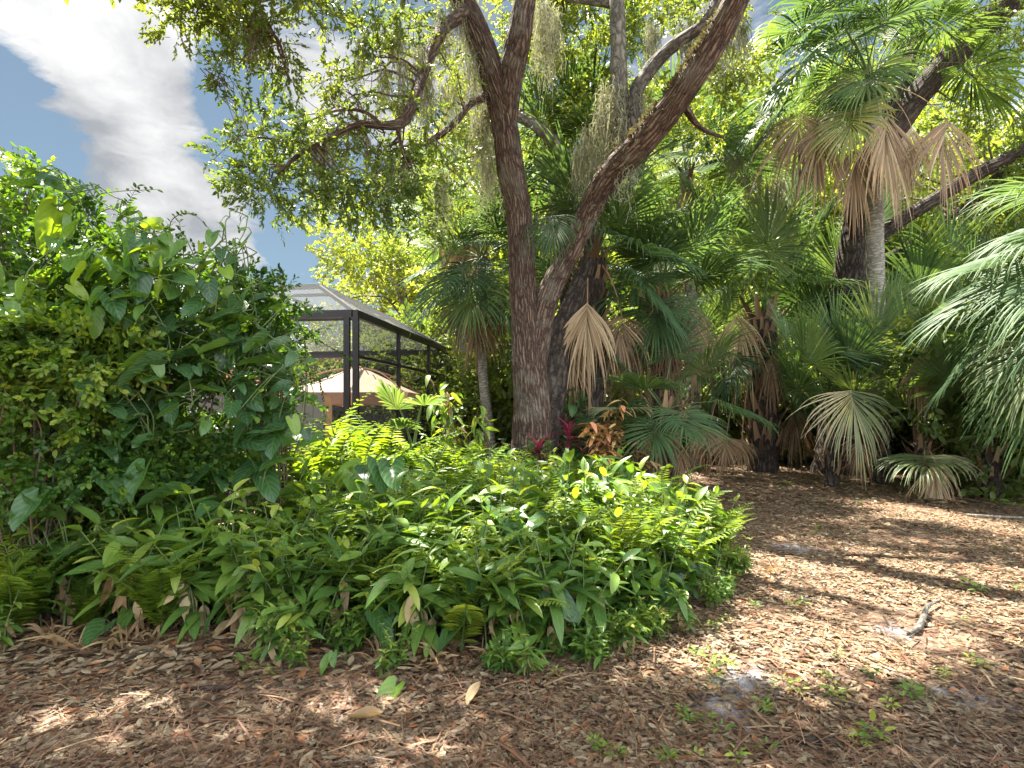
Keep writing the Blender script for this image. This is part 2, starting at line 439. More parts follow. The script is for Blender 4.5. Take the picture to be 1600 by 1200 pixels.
SPRIGS = [sprig(13, .24, .062, .42, k) for k in range(5)]
SPRIGB = [sprig(12, .42, .125, .5, 20 + k) for k in range(4)]
SPRIGF = [sprig(9, .8, .30, .55, 30 + k, twig=False) for k in range(4)]
SPRIGH = [sprig(14, .26, .058, .55, 40 + k, 65) for k in range(5)]

SUN_AZ, SUN_EL = -27.0, 66.0        # degrees; azimuth from +y toward +x
SDIR = np.array([sin(R(SUN_AZ)) * cos(R(SUN_EL)), cos(R(SUN_AZ)) * cos(R(SUN_EL)), sin(R(SUN_EL))])
GAPS = []      # (point, radius): openings cut in the canopy so that sun reaches these points
for _px, _py, _D, _r in [(650, 740, 6.0, .6), (750, 760, 5.6, .6), (880, 760, 6.2, .7), (980, 790, 6.0, .7), (1080, 800, 6.0, .55), (1130, 830, 6.2, .45), (600, 700, 7, .5), (800, 830, 4.8, .45), (700, 880, 4.2, .3), (920, 860, 4.8, .4),
        (450, 800, 4.6, .35), (230, 830, 4, .35), (560, 880, 4.0, .3), (150, 880, 3.8, .3), (700, 700, 7.5, .5), (1335, 640, 10, .8), (1560, 450, 6, .6), (1580, 600, 6, .5), (100, 470, 4.3, .9), (200, 420, 4.6, .8), (60, 560, 4.2, .6), (250, 400, 4.6, .6), (400, 520, 4.8, .4),
        (945, 650, 9.2, .5), (870, 690, 8, .4), (1080, 610, 9.8, .6), (1150, 560, 13, .8), (1400, 400, 12, .7), (930, 520, 10, .5), (620, 640, 7.4, .6), (710, 610, 8.2, .5)]:
    GAPS.append((at(_px, _py, _D), _r))
for _px, _py, _r in [(1185, 830, .35), (1250, 815, .4), (1380, 830, .4), (1300, 770, .5), (1400, 775, .5), (1230, 770, .4), (1350, 920, .35), (1430, 950, .4), (1520, 930, .45), (1590, 950, .45), (1480, 905, .25), (1330, 1085, .14), (560, 1130, .2), (620, 1165, .2), (1290, 860, .25),
        (1560, 870, .3), (1200, 760, .35), (1240, 900, .25), (1130, 745, .4), (1270, 990, .12), (1150, 990, .10), (1500, 830, .3)]:
    _D = EYE * F / (_py - HOR); GAPS.append((np.array([(_px - 800) / F * _D, _D, 0.]), _r * (1.35 if _px > 1100 and _py < 1000 else .8)))

def sunny(P, off=0):
    """True where a sprig would close one of the openings"""
    out = np.zeros(len(P), bool)
    for g, r in GAPS:
        v = P + off - g; t = v @ SDIR
        out |= (t > 1.2) & (np.linalg.norm(v - t[:, None] * SDIR, axis=1) < r * 1.15 + .18)
    return out

def fill(mb, sprigs, C, rad, n, thr=.45, fs=1.5, hang=.35, seed=0, tone=(.2, .8), size=(.8, 1.25), off=None):
    """scatter n sprigs in an ellipsoid, thinned by noise so light shows through"""
    r = np.random.default_rng(seed)
    C = np.asarray(C, float); rad = np.asarray(rad, float)
    u = nrm(r.normal(size=(n * 3, 3))) * (r.uniform(0, 1, (n * 3, 1)) ** (1 / 2.4))
    P = C + u * rad
    keep = fbm(P * fs + 5, 2) > thr
    P, u = P[keep][:n], u[keep][:n]
    if off is not None:
        kk = ~sunny(P, off) | (r.uniform(size=len(P)) < .06)
        P, u = P[kk], u[kk]
    k = len(P)
    if k == 0: return P
    d = nrm(u * np.array([1, 1, .5]) + r.normal(0, .6, (k, 3)) - np.array([0, 0, hang]))
    s = r.uniform(size[0], size[1], k)
    Mx = frames(d, r.normal(0, .6, k)) * s[:, None, None]
    tn = np.clip(tone[0] + (tone[1] - tone[0]) * (fbm(P * 1.1 + 31, 2) * 1.6 - .3) + r.normal(0, .10, k), 0, 1)
    idx = r.integers(0, len(sprigs), k)
    for i, sp in enumerate(sprigs):
        m = idx == i
        mb.scatter(sp, Mx[m], P[m], tn[m], .7)
    return P

def limb(mb, pts, n=None, sides=20, ripple=.02):
    """pts rows: px, py, D, radius"""
    A = np.array([(*at(p[0], p[1], p[2]), p[3]) for p in pts])
    n = n or max(10, len(pts) * 7)
    S = spline(A, n)
    mb.tube(S[:, :3], np.maximum(S[:, 3], .004), sides, ripple=ripple)
    return S

def twigs(mb, targets, skel, r, k=1.0):
    SK = np.concatenate([s for s in skel])
    for p in targets:
        d = np.linalg.norm(SK[:, :3] - p, axis=1) + .25 * np.maximum(0, SK[:, 2] - p[2] - 1.5)
        q = SK[np.argmin(d + r.uniform(0, .35, len(SK)))]
        L = np.linalg.norm(q[:3] - p)
        if L < .05: continue
        m1 = q[:3] * .66 + p * .34 + r.normal(0, .07 * L, 3) + (0, 0, .06 * L)
        m2 = q[:3] * .33 + p * .67 + r.normal(0, .07 * L, 3) + (0, 0, .04 * L)
        S = spline([q[:3], m1, m2, p], 9)
        r0 = min(q[3] * .6, .008 + .013 * L) * k
        mb.tube(S, np.linspace(r0, .0035 * k, 9), 5, cap=False)

# ------------------------------------------------------------------ palms
def frond(mb_leaf, mb_pet, c0, az, elev, Lp, Rr, droop=.5, spread=118, seed=0, nseg=54, cup=.12, tone=.5, arc=14, rag=.06, pw=.022, ptone=.5, back=0., down=0., fuse=.48, wdeg=0., half=0., fc=0.):
    """one costapalmate fan: az degrees (0 = towards -y, 90 = +x), elev = elevation of the petiole's end"""
    r = np.random.default_rng(seed)
    c0 = np.asarray(c0, float)
    a = R(az); hz = np.array([sin(a), -cos(a), 0.])
    up = np.array([0, 0, 1.])
    e0, e1 = R(min(elev + arc, 88)), R(elev - arc * .5)
    ts = np.linspace(0, 1, 8)
    P = [c0]
    for i in range(7):
        e = e0 + (e1 - e0) * (ts[i] + ts[i + 1]) / 2
        P.append(P[-1] + (hz * cos(e) + up * sin(e)) * Lp / 7)
    P = np.array(P)
    ax = nrm(P[-1] - P[-2]); h = P[-1]
    mb_pet.tube(P, np.linspace(pw, pw * .5, 8), 4, rnd=ptone, cap=False, flat=.6)
    n = up - ax * (ax @ up)
    if np.linalg.norm(n) < .15: n = -hz
    n = nrm(n); side = np.cross(ax, n)
    if back: ax2 = nrm(ax + n * back); n = nrm(n - ax * back); ax = ax2
    if down:
        ax2 = nrm(ax * (1 - down) + np.array([0, 0, -1.]) * down); n = nrm(n - ax2 * (n @ ax2)); ax = ax2; side = np.cross(ax, n)
    if fc:
        n2 = n * (1 - fc) + np.array([0, -1., 0]) * fc; n = nrm(n2 - ax * (n2 @ ax)); side = np.cross(ax, n)
    th = np.radians(np.linspace(-spread, spread, nseg) + r.normal(0, 1.6, nseg))
    f = np.abs(th) / max(abs(th).max(), 1e-6)
    dth = R(wdeg or 2 * spread / (nseg - 1)) * 1.12
    L = Rr * (1 - .28 * f ** 2) * (1 + r.normal(0, rag, nseg))
    co = .30 * Rr * (1 - f) ** 1.3
    p = h + ax * co[:, None] - n * (.10 * Rr * (1 - f) ** 2)[:, None]
    cs = np.array([np.cos(th), np.sin(th)])
    d = ax * cs[0][:, None] + side * cs[1][:, None] + n * (cup + .10 * np.cos(th * 1.5))[:, None]
    d = nrm(d); p = p - d * (.02)
    N = np.repeat(n[None], nseg, 0)
    K = 9; ss = np.linspace(0, 1, K)
    dr = droop * (1 + r.normal(0, .3, nseg)) * r.choice([1, 1, 1, 1.9], nseg)
    sw = r.normal(0, .05, (nseg, 3))
    Vs, Cs = [], []
    for k, s in enumerate(ss):
        w = 2 * s * L * math.tan(abs(dth) / 2) * 1.04
        w = np.minimum(w, 2 * fuse * L * math.tan(abs(dth) / 2) * 1.04)
        if s > fuse: w = w * max(.04, 1 - (s - fuse) / (1 - fuse)) ** .75
        w = np.maximum(w, .004)
        e = nrm(np.cross(d, N)); nn = np.cross(e, d)
        hgt = w * .33
        Vs.append(np.stack([p - e * w[:, None] / 2, p + nn * hgt[:, None], p + e * w[:, None] / 2], 1))
        Cs.append(np.stack([np.stack([np.full(nseg, q), np.full(nseg, s), np.zeros(nseg)], -1) for q in (-1, 0, 1)], 1))
        if k < K - 1:
            p = p + d * (L / (K - 1))[:, None]
            g = dr * max(0, s - .12) ** 1.1 * .42
            d = nrm(d - up * g[:, None] + sw * max(0, s - .35) * 1.2)
    V = np.stack(Vs, 1); C = np.stack(Cs, 1)          # nseg, K, 3, 3
    i = np.arange(nseg)[:, None, None] * K * 3; j = np.arange(K - 1)[None, :, None] * 3; q = np.arange(2)[None, None, :]
    b = i + j + q
    Q = np.stack([b, b + 1, b + 4, b + 3], -1).reshape(-1, 4)
    tn = np.clip(tone + half * (th / R(spread))[:, None, None] + r.normal(0, .2 if droop > 1.6 else .11, nseg)[:, None, None] + np.maximum(0, ss - .8)[None, :, None] * 1.0 * (dr[:, None, None] > droop * 1.2) + np.zeros((1, 1, 3)), 0, 1)
    mb_leaf.add(V.reshape(-1, 3), Q, None, C.reshape(-1, 3), tn.reshape(-1))

def toward(c0, px, py, D):
    v = at(px, py, D) - c0; L = np.linalg.norm(v)
    return math.degrees(math.atan2(v[0], -v[1])), math.degrees(math.asin(v[2] / L)), L

def boots(mb, base, top, r0, n, seed, L=.34):
    r = np.random.default_rng(seed)
    base, top = np.asarray(base, float), np.asarray(top, float)
    t = np.linspace(.04, 1, n); ph = np.arange(n) * 2.4
    P = base + (top - base) * t[:, None]
    o = np.stack([np.cos(ph), np.sin(ph), np.zeros(n)], -1)
    P = P + o * r0 * .75
    el = np.radians(r.uniform(35, 72, n))
    d = o * np.cos(el)[:, None] + np.array([0, 0, 1.]) * np.sin(el)[:, None]
    s = L * r.uniform(.6, 1.35, n)
    V = np.array([(-.16, 0, 0), (0, 0, .07), (.16, 0, 0), (-.10, .45, .0), (0, .45, .06), (.10, .45, 0), (-.055, 1, .10), (0, 1, .14), (.055, 1, .10)])
    Q = np.array([(0, 1, 4, 3), (1, 2, 5, 4), (3, 4, 7, 6), (4, 5, 8, 7)])
    up = o
    Mx = np.stack([frames(d[i:i + 1], None, tuple(-o[i]))[0] for i in range(n)]) * s[:, None, None]
    mb.scatter((V, Q, V.copy(), np.full(9, .5)), Mx, P, r.uniform(.1, .95, n))

def palm(name, label, base, crown, rad, fr, seed=0, boot=0, cat='palm', group=None, trunkmat='palmtrunk', trunk=True, shag=0, bootL=.34, scaleR=1.0):
    """fr: list of dicts / tuples (az, elev, Lp, R, kind)"""
    base = np.asarray(base, float); crown = np.asarray(crown, float)
    root = thing(name, label, cat, base, group)
    inv = -base
    if trunk:
        mb = MB()
        r = np.random.default_rng(seed)
        mid = (base + crown) / 2 + np.array([r.normal(0, .06), r.normal(0, .06), 0])
        S = spline([base - (0, 0, .1), base + (mid - base) * .5, mid, crown], 60)
        rr = rad * (1 + .25 * np.exp(-np.linspace(0, 8, 60))) * (1 + .03 * np.sin(np.linspace(0, 90, 60)))
        mb.tube(S + inv, rr, 20)
        mb.build('trunk', M[trunkmat], root)
    if boot:
        mb = MB(); boots(mb, base + inv + (0, 0, .1), crown + inv, rad, boot, seed, bootL)
        mb.build('leaf_bases', M['boots'], root)
    r = np.random.default_rng(seed + 100)
    for i, f in enumerate(fr):
        az, el, Lp, Rr, kind = f[:5]
        kw = dict(f[5]) if len(f) > 5 else {}
        Rr *= scaleR
        a = MB(); b = MB()
        if kind == 'g': d = dict(down=.35 if el < 10 else (.12 if el < 45 else 0), droop=.55 + .5 * max(0, (60 - el) / 90), spread=r.uniform(105, 128), tone=r.uniform(.15, .65)); mat = M['palm']
        elif kind == 'u': d = dict(droop=.22, spread=r.uniform(110, 135), tone=r.uniform(.3, .7), cup=.18, rag=.04); mat = M['palm']
        elif kind == 'p': d = dict(droop=.55, spread=110, tone=r.uniform(.4, .75)); mat = M['paleP']
        elif kind == 'd': d = dict(droop=1.9, spread=r.uniform(55, 80), tone=r.uniform(.3, .8), cup=-.05, rag=.2, down=.9, fuse=.33, nseg=56, wdeg=4.6); mat = M['deadP']
        elif kind == 'c': d = dict(droop=2.6, spread=34, tone=r.uniform(.5, .9), cup=.0, rag=.15, nseg=44, down=.95, fuse=.33, wdeg=4.2); mat = M['deadP']
        d.update(kw); d.setdefault('seed', seed * 50 + i)
        d.setdefault('ptone', .8 if kind in 'dcp' else .45)
        frond(a, b, crown + inv + r.normal(0, .05, 3), az, el, Lp, Rr, **d)
        o = a.build('dry_frond' if kind in 'dc' else 'frond', mat, root)
        if kind in 'dc' : o['label'] = 'dry brown hanging frond'
        b.build('petiole', M['boots'] if kind in 'dc' else M['stem'], o)
    return root

def ring(n, e0, e1, Lp, Rr, kind='g', seed=0, az0=0, az1=360):
    r = np.random.default_rng(seed)
    az = az0 + (np.arange(n) * 137.5) % (az1 - az0)
    el = np.linspace(e0, e1, n) + r.normal(0, 5, n)
    return [(az[i] + r.normal(0, 8), el[i], Lp * r.uniform(.8, 1.15), Rr * r.uniform(.85, 1.1), kind) for i in range(n)]

# ------------------------------------------------------------------ setting: ground
def build_ground():
    xs = np.concatenate([[-250, -120, -60, -30, -18], np.linspace(-12, 14, 150), [20, 30, 60, 120, 250]])
    ys = np.concatenate([[-60, -20, -5], np.linspace(0, 20, 140), [26, 36, 60, 120, 250, 400]])
    X, Y = np.meshgrid(xs, ys); Z = ground_z(X, Y)
    Z = np.where((np.abs(X) > 40) | (Y > 40), 0, Z)
    mask = np.full(X.shape, .12)
    for px, py, rx, w in SAND:
        D = EYE * F / (py - HOR); x0 = (px - 800) / F * D
        rr = rx / F * D
        mask = np.maximum(mask, .75 * w * np.exp(-(((X - x0) / rr) ** 2 + ((Y - D) / (rr * 1.1)) ** 2)))
    mb = MB(); nx = len(xs); ny = len(ys)
    i = np.arange(ny - 1)[:, None]; j = np.arange(nx - 1)[None]
    Q = np.stack(np.broadcast_arrays(i * nx + j, i * nx + j + 1, (i + 1) * nx + j + 1, (i + 1) * nx + j), -1).reshape(-1, 4)
    V = np.stack([X, Y, Z], -1).reshape(-1, 3)
    mb.add(V, Q, None, V, mask.ravel())
    o = mb.build('ground', M['ground']); tag(o, 'leaf covered sandy forest floor and path', kind='structure')
SAND = [(1165, 1066, 75, 1), (1125, 1108, 70, 1), (1170, 1040, 40, .8), (1480, 1085, 80, .8), (1560, 1100, 80, .7), (1400, 985, 60, .9), (1530, 1020, 60, .6), (800, 1090, 50, .6),
        (1010, 1110, 40, .6), (1360, 1085, 50, .6), (1240, 855, 60, .8), (1030, 1050, 40, .5), (800, 1190, 60, .6), (640, 1120, 40, .4)]
build_ground()

# bed outline on the ground (x, y)
BED = np.array([(-5.2, 3.45), (-3.4, 3.75), (-2.35, 3.72), (-1.25, 3.55), (-.4, 3.42), (.25, 3.40), (.9, 3.85), (1.55, 4.6), (2.2, 5.7), (2.5, 6.5), (2.4, 7.3), (2.2, 8.3), (1.6, 9.4), (0, 9.8), (-3, 9.6), (-6, 8), (-7, 5)])
def inside(x, y, poly=BED, grow=0.):
    c = poly.mean(0); pg = c + (poly - c) * (1 + grow)
    x = np.asarray(x, float); y = np.asarray(y, float); r = np.zeros(x.shape, bool)
    n = len(pg)
    for i in range(n):
        (x1, y1), (x2, y2) = pg[i], pg[(i + 1) % n]
        cnd = ((y1 > y) != (y2 > y)) & (x < (x2 - x1) * (y - y1) / ((y2 - y1) if y2 != y1 else 1e-9) + x1)
        r ^= cnd
    return r

def build_litter():
    r = np.random.default_rng(3)
    fl = []
    V = np.array([(0, -.5, 0), (.16, -.2, .03), (.17, .15, .03), (0, .5, .02), (-.17, .15, .03), (-.16, -.2, .03), (0, -.2, 0), (0, .15, 0)])
    Q = np.array([(0, 1, 6, 6), (0, 6, 5, 5)])
    def lt(curl, fold, w):
        ys = np.linspace(-.5, .5, 5); ww = np.array([.03, .15, .19, .13, .015]) * w
        v, c = [], []
        for y, a in zip(ys, ww):
            z = curl * (y * y) * 1.2
            for s in (-1, 0, 1): v.append((s * a, y, z + fold * abs(s) * a)); c.append((s, y + .5, 0))
        q = [(i * 3 + j, i * 3 + j + 1, i * 3 + j + 4, i * 3 + j + 3) for i in range(4) for j in (0, 1)]
        return (np.array(v), np.array(q), np.array(c), np.full(15, .5))
    T = [lt(.2, .2, 1.05), lt(-.15, .1, 1.25), lt(.4, .35, 1.1), lt(.05, -.2, .95), lt(.3, .7, 1.1), lt(.1, .1, .7)]
    mb = MB()
    def spread(n, x0, x1, y0, y1, smin, smax, zmax):
        y = r.uniform(1 / y1, 1 / y0, n) ** -1.
        x = r.uniform(x0, x1, n) * (y / y1 if x0 < -1 else 1)
        k = ~inside(x, y, BED, -.10)
        x, y = x[k], y[k]
        dens = np.ones(len(x))
        for px, py, rx, w in SAND:
            D = EYE * F / (py - HOR); xx = (px - 800) / F * D; rr = rx / F * D
            dens *= 1 - .93 * min(1, w + .1) * np.exp(-(((x - xx) / rr) ** 2 + ((y - D) / (rr * 1.1)) ** 2))
        pn = fbm(np.stack([x * 1.6, y * 1.6, 0 * x], -1) + 40, 3)
        dens *= np.clip((pn - .28) * 5, .25, 1)
        k = r.uniform(size=len(x)) < dens
        x, y = x[k], y[k]; m = len(x)
        yaw = r.uniform(0, 2 * pi, m); pit = r.normal(0, .12, m)
        d = np.stack([np.cos(yaw) * np.cos(pit), np.sin(yaw) * np.cos(pit), np.sin(pit)], -1)
        s = (smin + (smax - smin) * r.beta(1.3, 2.2, m)) * r.choice([.6, 1, 1, 1.35], m)
        roll = r.normal(0, .2, m) + r.choice([0, pi], m)
        Mx = frames(d, roll) * s[:, None, None]
        z = ground_z(x, y) + .006 + np.abs(r.normal(0, zmax, m))
        tn = np.clip(r.beta(1.6, 1.7, m) + .25 * (fbm(np.stack([x, y, 0 * x], -1) * .9, 2) - .5), 0, 1)
        ix = r.integers(0, len(T), m)
        for q, t in enumerate(T):
            a = ix == q; mb.scatter(t, Mx[a], np.stack([x, y, z], -1)[a], tn[a])
    spread(80000, -4.5, 4.6, 2.0, 4.6, .024, .074, .007)
    spread(76000, -.2, 7.5, 4.4, 10.0, .026, .07, .008)
    spread(16000, 1.5, 12, 9.0, 17.0, .07, .12, .012)
    spread(5000, -4, -.5, 3.2, 4.2, .05, .11, .02)
    o = mb.build('leaf_litter', M['litter']); tag(o, 'fallen brown oak leaves carpeting the forest floor', 'leaf litter', kind='stuff')
    # pine straw and fine twigs
    mb = MB(); n = 9000
    y = r.uniform(1 / 12., 1 / 2.05, n) ** -1; x = r.uniform(-1.0, 1.05, n) * y
    k = ~inside(x, y, BED, -.08); x, y = x[k], y[k]; m = len(x)
    yaw = r.uniform(0, pi, m); d = np.stack([np.cos(yaw), np.sin(yaw), r.normal(0, .06, m)], -1)
    q = .00085
    t = (np.array([(-q, -.5, 0), (q, -.5, 0), (q, 0, .04), (-q, 0, .04), (q, .5, 0), (-q, .5, 0)]), np.array([(0, 1, 2, 3), (3, 2, 4, 5)]), np.zeros((6, 3)), np.full(6, .5))
    s = r.uniform(.08, .28, m)
    Mx = frames(d) * s[:, None, None]; Mx[:, :, 0] = Mx[:, :, 0] / s[:, None] * (r.uniform(.8, 2.0, m) * r.choice([1, 1, 1, 1, 1, 1, 1, 1, 1, 4], m))[:, None]
    mb.scatter(t, Mx, np.stack([x, y, ground_z(x, y) + .015 + np.abs(r.normal(0, .012, m))], -1), r.beta(1.2, 2.5, m))
    o = mb.build('pine_straw', M['straw']); tag(o, 'thin dry pine needles and twigs strewn over the litter', 'pine straw', kind='stuff')
build_litter()

# ------------------------------------------------------------------ the big live oak
def build_oak():
    base = at(828, 790, 9.0); base[2] = ground_z(base[0], base[1])
    root = thing('live_oak', 'big forked live oak with furrowed reddish brown bark in the middle of the garden', 'tree', base)
    off = tuple(-base)
    def put(mb, name, mat):
        o = mb.build(name, M[mat], root); o.location = off; return o
    skel = []
    a = MB()
    z0 = [(828, 805, 9.0, .56), (828, 778, 9, .47), (828, 745, 9, .37), (829, 700, 9.0, .315), (830, 650, 9.0, .29), (828, 600, 9.0, .27), (823, 520, 9, .245), (818, 460, 9, .225), (815, 400, 8.95, .205),
          (810, 330, 8.9, .20), (797, 260, 8.8, .215), (786, 180, 8.7, .20), (768, 115, 8.6, .20), (745, 50, 8.5, .18), (717, -10, 8.4, .165), (680, -80, 8.2, .14), (640, -160, 8, .10), (600, -240, 7.8, .05)]
    S = limb(a, z0, 200, 80, .028); skel.append(S)
    put(a, 'trunk', 'bark')
    def L(pts, name='limb', mat='bark', n=None, sides=24, ripple=.016):
        m = MB(); s = limb(m, pts, n, sides, ripple); skel.append(s); put(m, name, mat); return s
    L([(795, 230, 8.75, .10), (793, 170, 8.65, .17), (800, 110, 8.55, .185), (812, 50, 8.45, .17), (822, -10, 8.4, .155), (838, -80, 8.3, .13), (870, -170, 8.2, .09), (900, -260, 8, .04)], n=90, sides=60, ripple=.026)
    L([(832, 620, 9.0, .16), (840, 540, 9.0, .19), (850, 480, 8.98, .185), (868, 435, 8.95, .175), (893, 388, 8.9, .165), (915, 340, 8.8, .17), (936, 298, 8.6, .185), (962, 264, 8.4, .20), (1000, 226, 8.1, .20),
       (1045, 172, 7.8, .185), (1085, 116, 7.5, .175), (1120, 60, 7.3, .165), (1150, 0, 7.1, .155), (1180, -70, 6.9, .13), (1215, -160, 6.6, .09), (1240, -240, 6.4, .04)], n=160, sides=64, ripple=.022)
    L([(842, 750, 9.6, .28), (850, 690, 9.8, .26), (862, 610, 10.0, .25), (876, 530, 10.1, .24), (900, 470, 10.2, .22), (918, 415, 10.5, .17), (935, 350, 10.9, .13), (945, 280, 11.2, .09), (955, 200, 11.4, .04)], mat='barkd', n=110, sides=44, ripple=.02)
    L([(1000, 228, 8.15, .10), (990, 190, 8.35, .105), (994, 145, 8.5, .105), (1018, 105, 8.6, .10), (1060, 65, 8.6, .09), (1098, 38, 8.6, .08), (1125, -10, 8.6, .07), (1150, -90, 8.5, .04)], mat='barkm', n=70)
    L([(985, 242, 8.25, .10), (974, 195, 8.5, .12), (967, 130, 8.65, .122), (966, 60, 8.7, .12), (963, -10, 8.75, .115), (955, -120, 8.8, .07)], mat='barkg', n=70, sides=40)
    L([(928, 385, 10.7, .11), (905, 310, 10.9, .13), (884, 245, 11, .12), (850, 207, 11, .11), (805, 180, 11.1, .095), (740, 160, 11.3, .07), (690, 165, 11.5, .03)], mat='barkg', n=50)
    L([(730, 18, 8.4, .10), (700, 38, 7.9, .085), (684, 58, 7.6, .078), (668, 95, 7.4, .075), (652, 140, 7.0, .068), (638, 178, 6.7, .062), (622, 194, 6.6, .06), (598, 196, 6.5, .045), (565, 193, 6.4, .042), (535, 203, 6.2, .038), (505, 221, 6.0, .034), (480, 234, 5.9, .03), (455, 252, 5.8, .02), (435, 272, 5.7, .008)], n=90, sides=14, ripple=.008)
    L([(622, 196, 6.6, .035), (624, 215, 6.6, .025), (630, 240, 6.6, .015), (640, 265, 6.6, .006)], n=14, sides=8, ripple=.002)
    L([(505, 221, 6.0, .02), (470, 222, 5.9, .015), (430, 218, 5.8, .012), (385, 212, 5.7, .004)], n=20, sides=8, ripple=.002)
    L([(598, 196, 6.5, .022), (570, 175, 6.3, .02), (530, 172, 6.2, .014), (480, 190, 6.1, .006)], n=20, sides=8, ripple=.002)
    L([(762, 150, 8.6, .07), (735, 162, 8.4, .055), (712, 190, 8.2, .05), (685, 212, 8.0, .045), (655, 228, 7.8, .03), (610, 250, 7.6, .012)], n=36, sides=12, ripple=.006)
    L([(1060, 150, 7.75, .05), (1075, 175, 7.9, .05), (1095, 200, 8.1, .035), (1130, 215, 8.4, .02)], n=20, sides=10, ripple=.004)
    L([(963, 5, 8.75, .08), (920, 0, 9.2, .07), (880, -5, 10.6, .05), (850, -30, 10.5, .03)], mat='barkg', n=20, sides=10, ripple=.004)
    L([(690, -60, 8.2, .08), (620, -60, 7.4, .07), (540, -40, 6.6, .06), (470, -30, 6.0, .05), (400, -20, 5.6, .04), (340, -5, 5.4, .025), (280, 15, 5.3, .01)], n=50, sides=12, ripple=.006)
    L([(400, -20, 5.6, .03), (405, 10, 5.5, .025), (420, 40, 5.4, .018), (440, 75, 5.4, .008)], n=20, sides=8, ripple=.003)
    L([(640, -160, 8.0, .09), (640, -260, 7, .08), (620, -310, 5.8, .07), (560, -300, 5.0, .06), (420, -270, 4.5, .045), (250, -260, 4.3, .03), (60, -280, 4.3, .01)], n=50, sides=12, ripple=.006)  # unseen limb and side branch added to carry the shading clumps
    L([(620, -310, 5.8, .05), (760, -310, 5.2, .04), (930, -310, 4.9, .015)], n=24, sides=10, ripple=.004)
    r = np.random.default_rng(11)
    S = skel[2]; fm = MB(); n = 2600
    t = (r.beta(2.2, 1.8, n) * .36 + .42) * (len(S) - 1); ii = t.astype(int)
    tg = nrm(np.gradient(S[:, :3], axis=0))[ii]; sd = nrm(np.cross(tg, (0, 0, 1.))); upv = np.cross(sd, tg)
    an = r.normal(0, .75, n); o = upv * np.cos(an)[:, None] + sd * np.sin(an)[:, None]
    P = S[ii, :3] + o * S[ii, 3:4] * 1.0
    kk = fbm(P * 3.5, 2) > .46
    d = nrm(o + r.normal(0, .7, (n, 3)))
    fm.scatter(leaf6(.35, .3), (frames(d, r.uniform(0, 6, n)) * r.uniform(.03, .085, n)[:, None, None])[kk], P[kk], r.uniform(.0, .9, n)[kk])
    put(fm, 'limb_fern', 'limbfern')
    # crown: clumps  px, py, D, rx, ry (px), rD (m), sprigs
    near = [(395, 212, 5.9, 50, 26, .35, 110), (440, 200, 6.0, 60, 38, .5, 170), (400, 268, 5.8, 52, 34, .45, 150), (430, 300, 5.9, 62, 38, .5, 230), (505, 178, 6.2, 55, 32, .5, 150), (505, 275, 6.1, 70, 60, .6, 420),
            (575, 305, 6.4, 62, 42, .6, 320), (590, 235, 6.6, 60, 50, .6, 230), (540, 225, 6.2, 60, 45, .6, 170), (640, 285, 6.8, 60, 60, .7, 330), (655, 215, 7.2, 55, 50, .7, 190), (560, 150, 6.7, 55, 42, .6, 150), (530, 115, 6.8, 40, 35, .6, 80),
            (590, 95, 7.2, 65, 55, .8, 260), (640, 130, 7.6, 55, 60, .8, 200), (560, 35, 7.0, 60, 45, .8, 260), (640, 30, 7.6, 60, 50, .8, 300), (500, 30, 6.2, 38, 42, .5, 110), (680, 330, 7.6, 50, 36, .6, 150), (620, 345, 7.2, 40, 24, .5, 90), (700, 260, 8.0, 45, 60, .6, 170), (700, 110, 8.0, 40, 60, .6, 90)]
    tl = [(285, 25, 5.3, 48, 34, .35, 210), (330, 15, 5.3, 42, 36, .35, 180), (375, 28, 5.4, 40, 44, .4, 210), (365, 90, 5.3, 26, 34, .25, 95), (345, 122, 5.3, 15, 12, .15, 26), (415, 60, 5.4, 36, 56, .4, 220), (440, 105, 5.4, 24, 26, .25, 70), (480, 12, 5.8, 36, 26, .4, 110), (300, -40, 5.4, 90, 36, .6, 260)]
    back = [(880, 100, 11.5, 70, 70, 1.2, 420), (930, 190, 11.5, 60, 60, 1.2, 360), (870, 200, 11.8, 45, 40, 1, 160), (900, 20, 11, 80, 50, 1.2, 420), (1020, 60, 11, 60, 60, 1.1, 330), (1030, 150, 11, 40, 45, 1, 140), (740, 60, 10.5, 70, 70, 1.2, 240),
            (1080, 20, 10, 70, 45, 1.0, 260), (1160, 60, 9.5, 45, 60, .8, 130), (830, 40, 11, 50, 60, 1, 160), (700, 200, 10.5, 70, 60, 1, 200), (1120, 170, 10.5, 50, 50, .9, 150)]
    over = [(600, -150, 7.0, 160, 90, 1.3, 700), (400, -130, 6.2, 130, 80, 1.2, 520), (800, -150, 8.4, 160, 90, 1.4, 620), (1000, -120, 8.0, 150, 80, 1.4, 520), (1200, -150, 7.0, 150, 90, 1.3, 520), (850, -420, 7.2, 300, 140, 1.4, 700),
            (1150, -420, 6.4, 260, 140, 1.3, 600), (400, -260, 5.2, 140, 90, .9, 520), (640, -250, 5.3, 140, 90, .9, 560), (860, -260, 5.4, 140, 90, .9, 560), (1060, -250, 5.5, 130, 80, .9, 460), (330, -330, 4.9, 120, 80, .8, 420), (520, -300, 5.0, 120, 80, .8, 420), (520, -420, 6.0, 260, 140, 1.3, 600), (1400, -260, 6.6, 140, 110, 1.2, 420), (700, -800, 5.2, 420, 200, 1.3, 700), (1200, -800, 5.0, 380, 200, 1.2, 600), (300, -560, 5.2, 260, 160, 1.2, 460)]
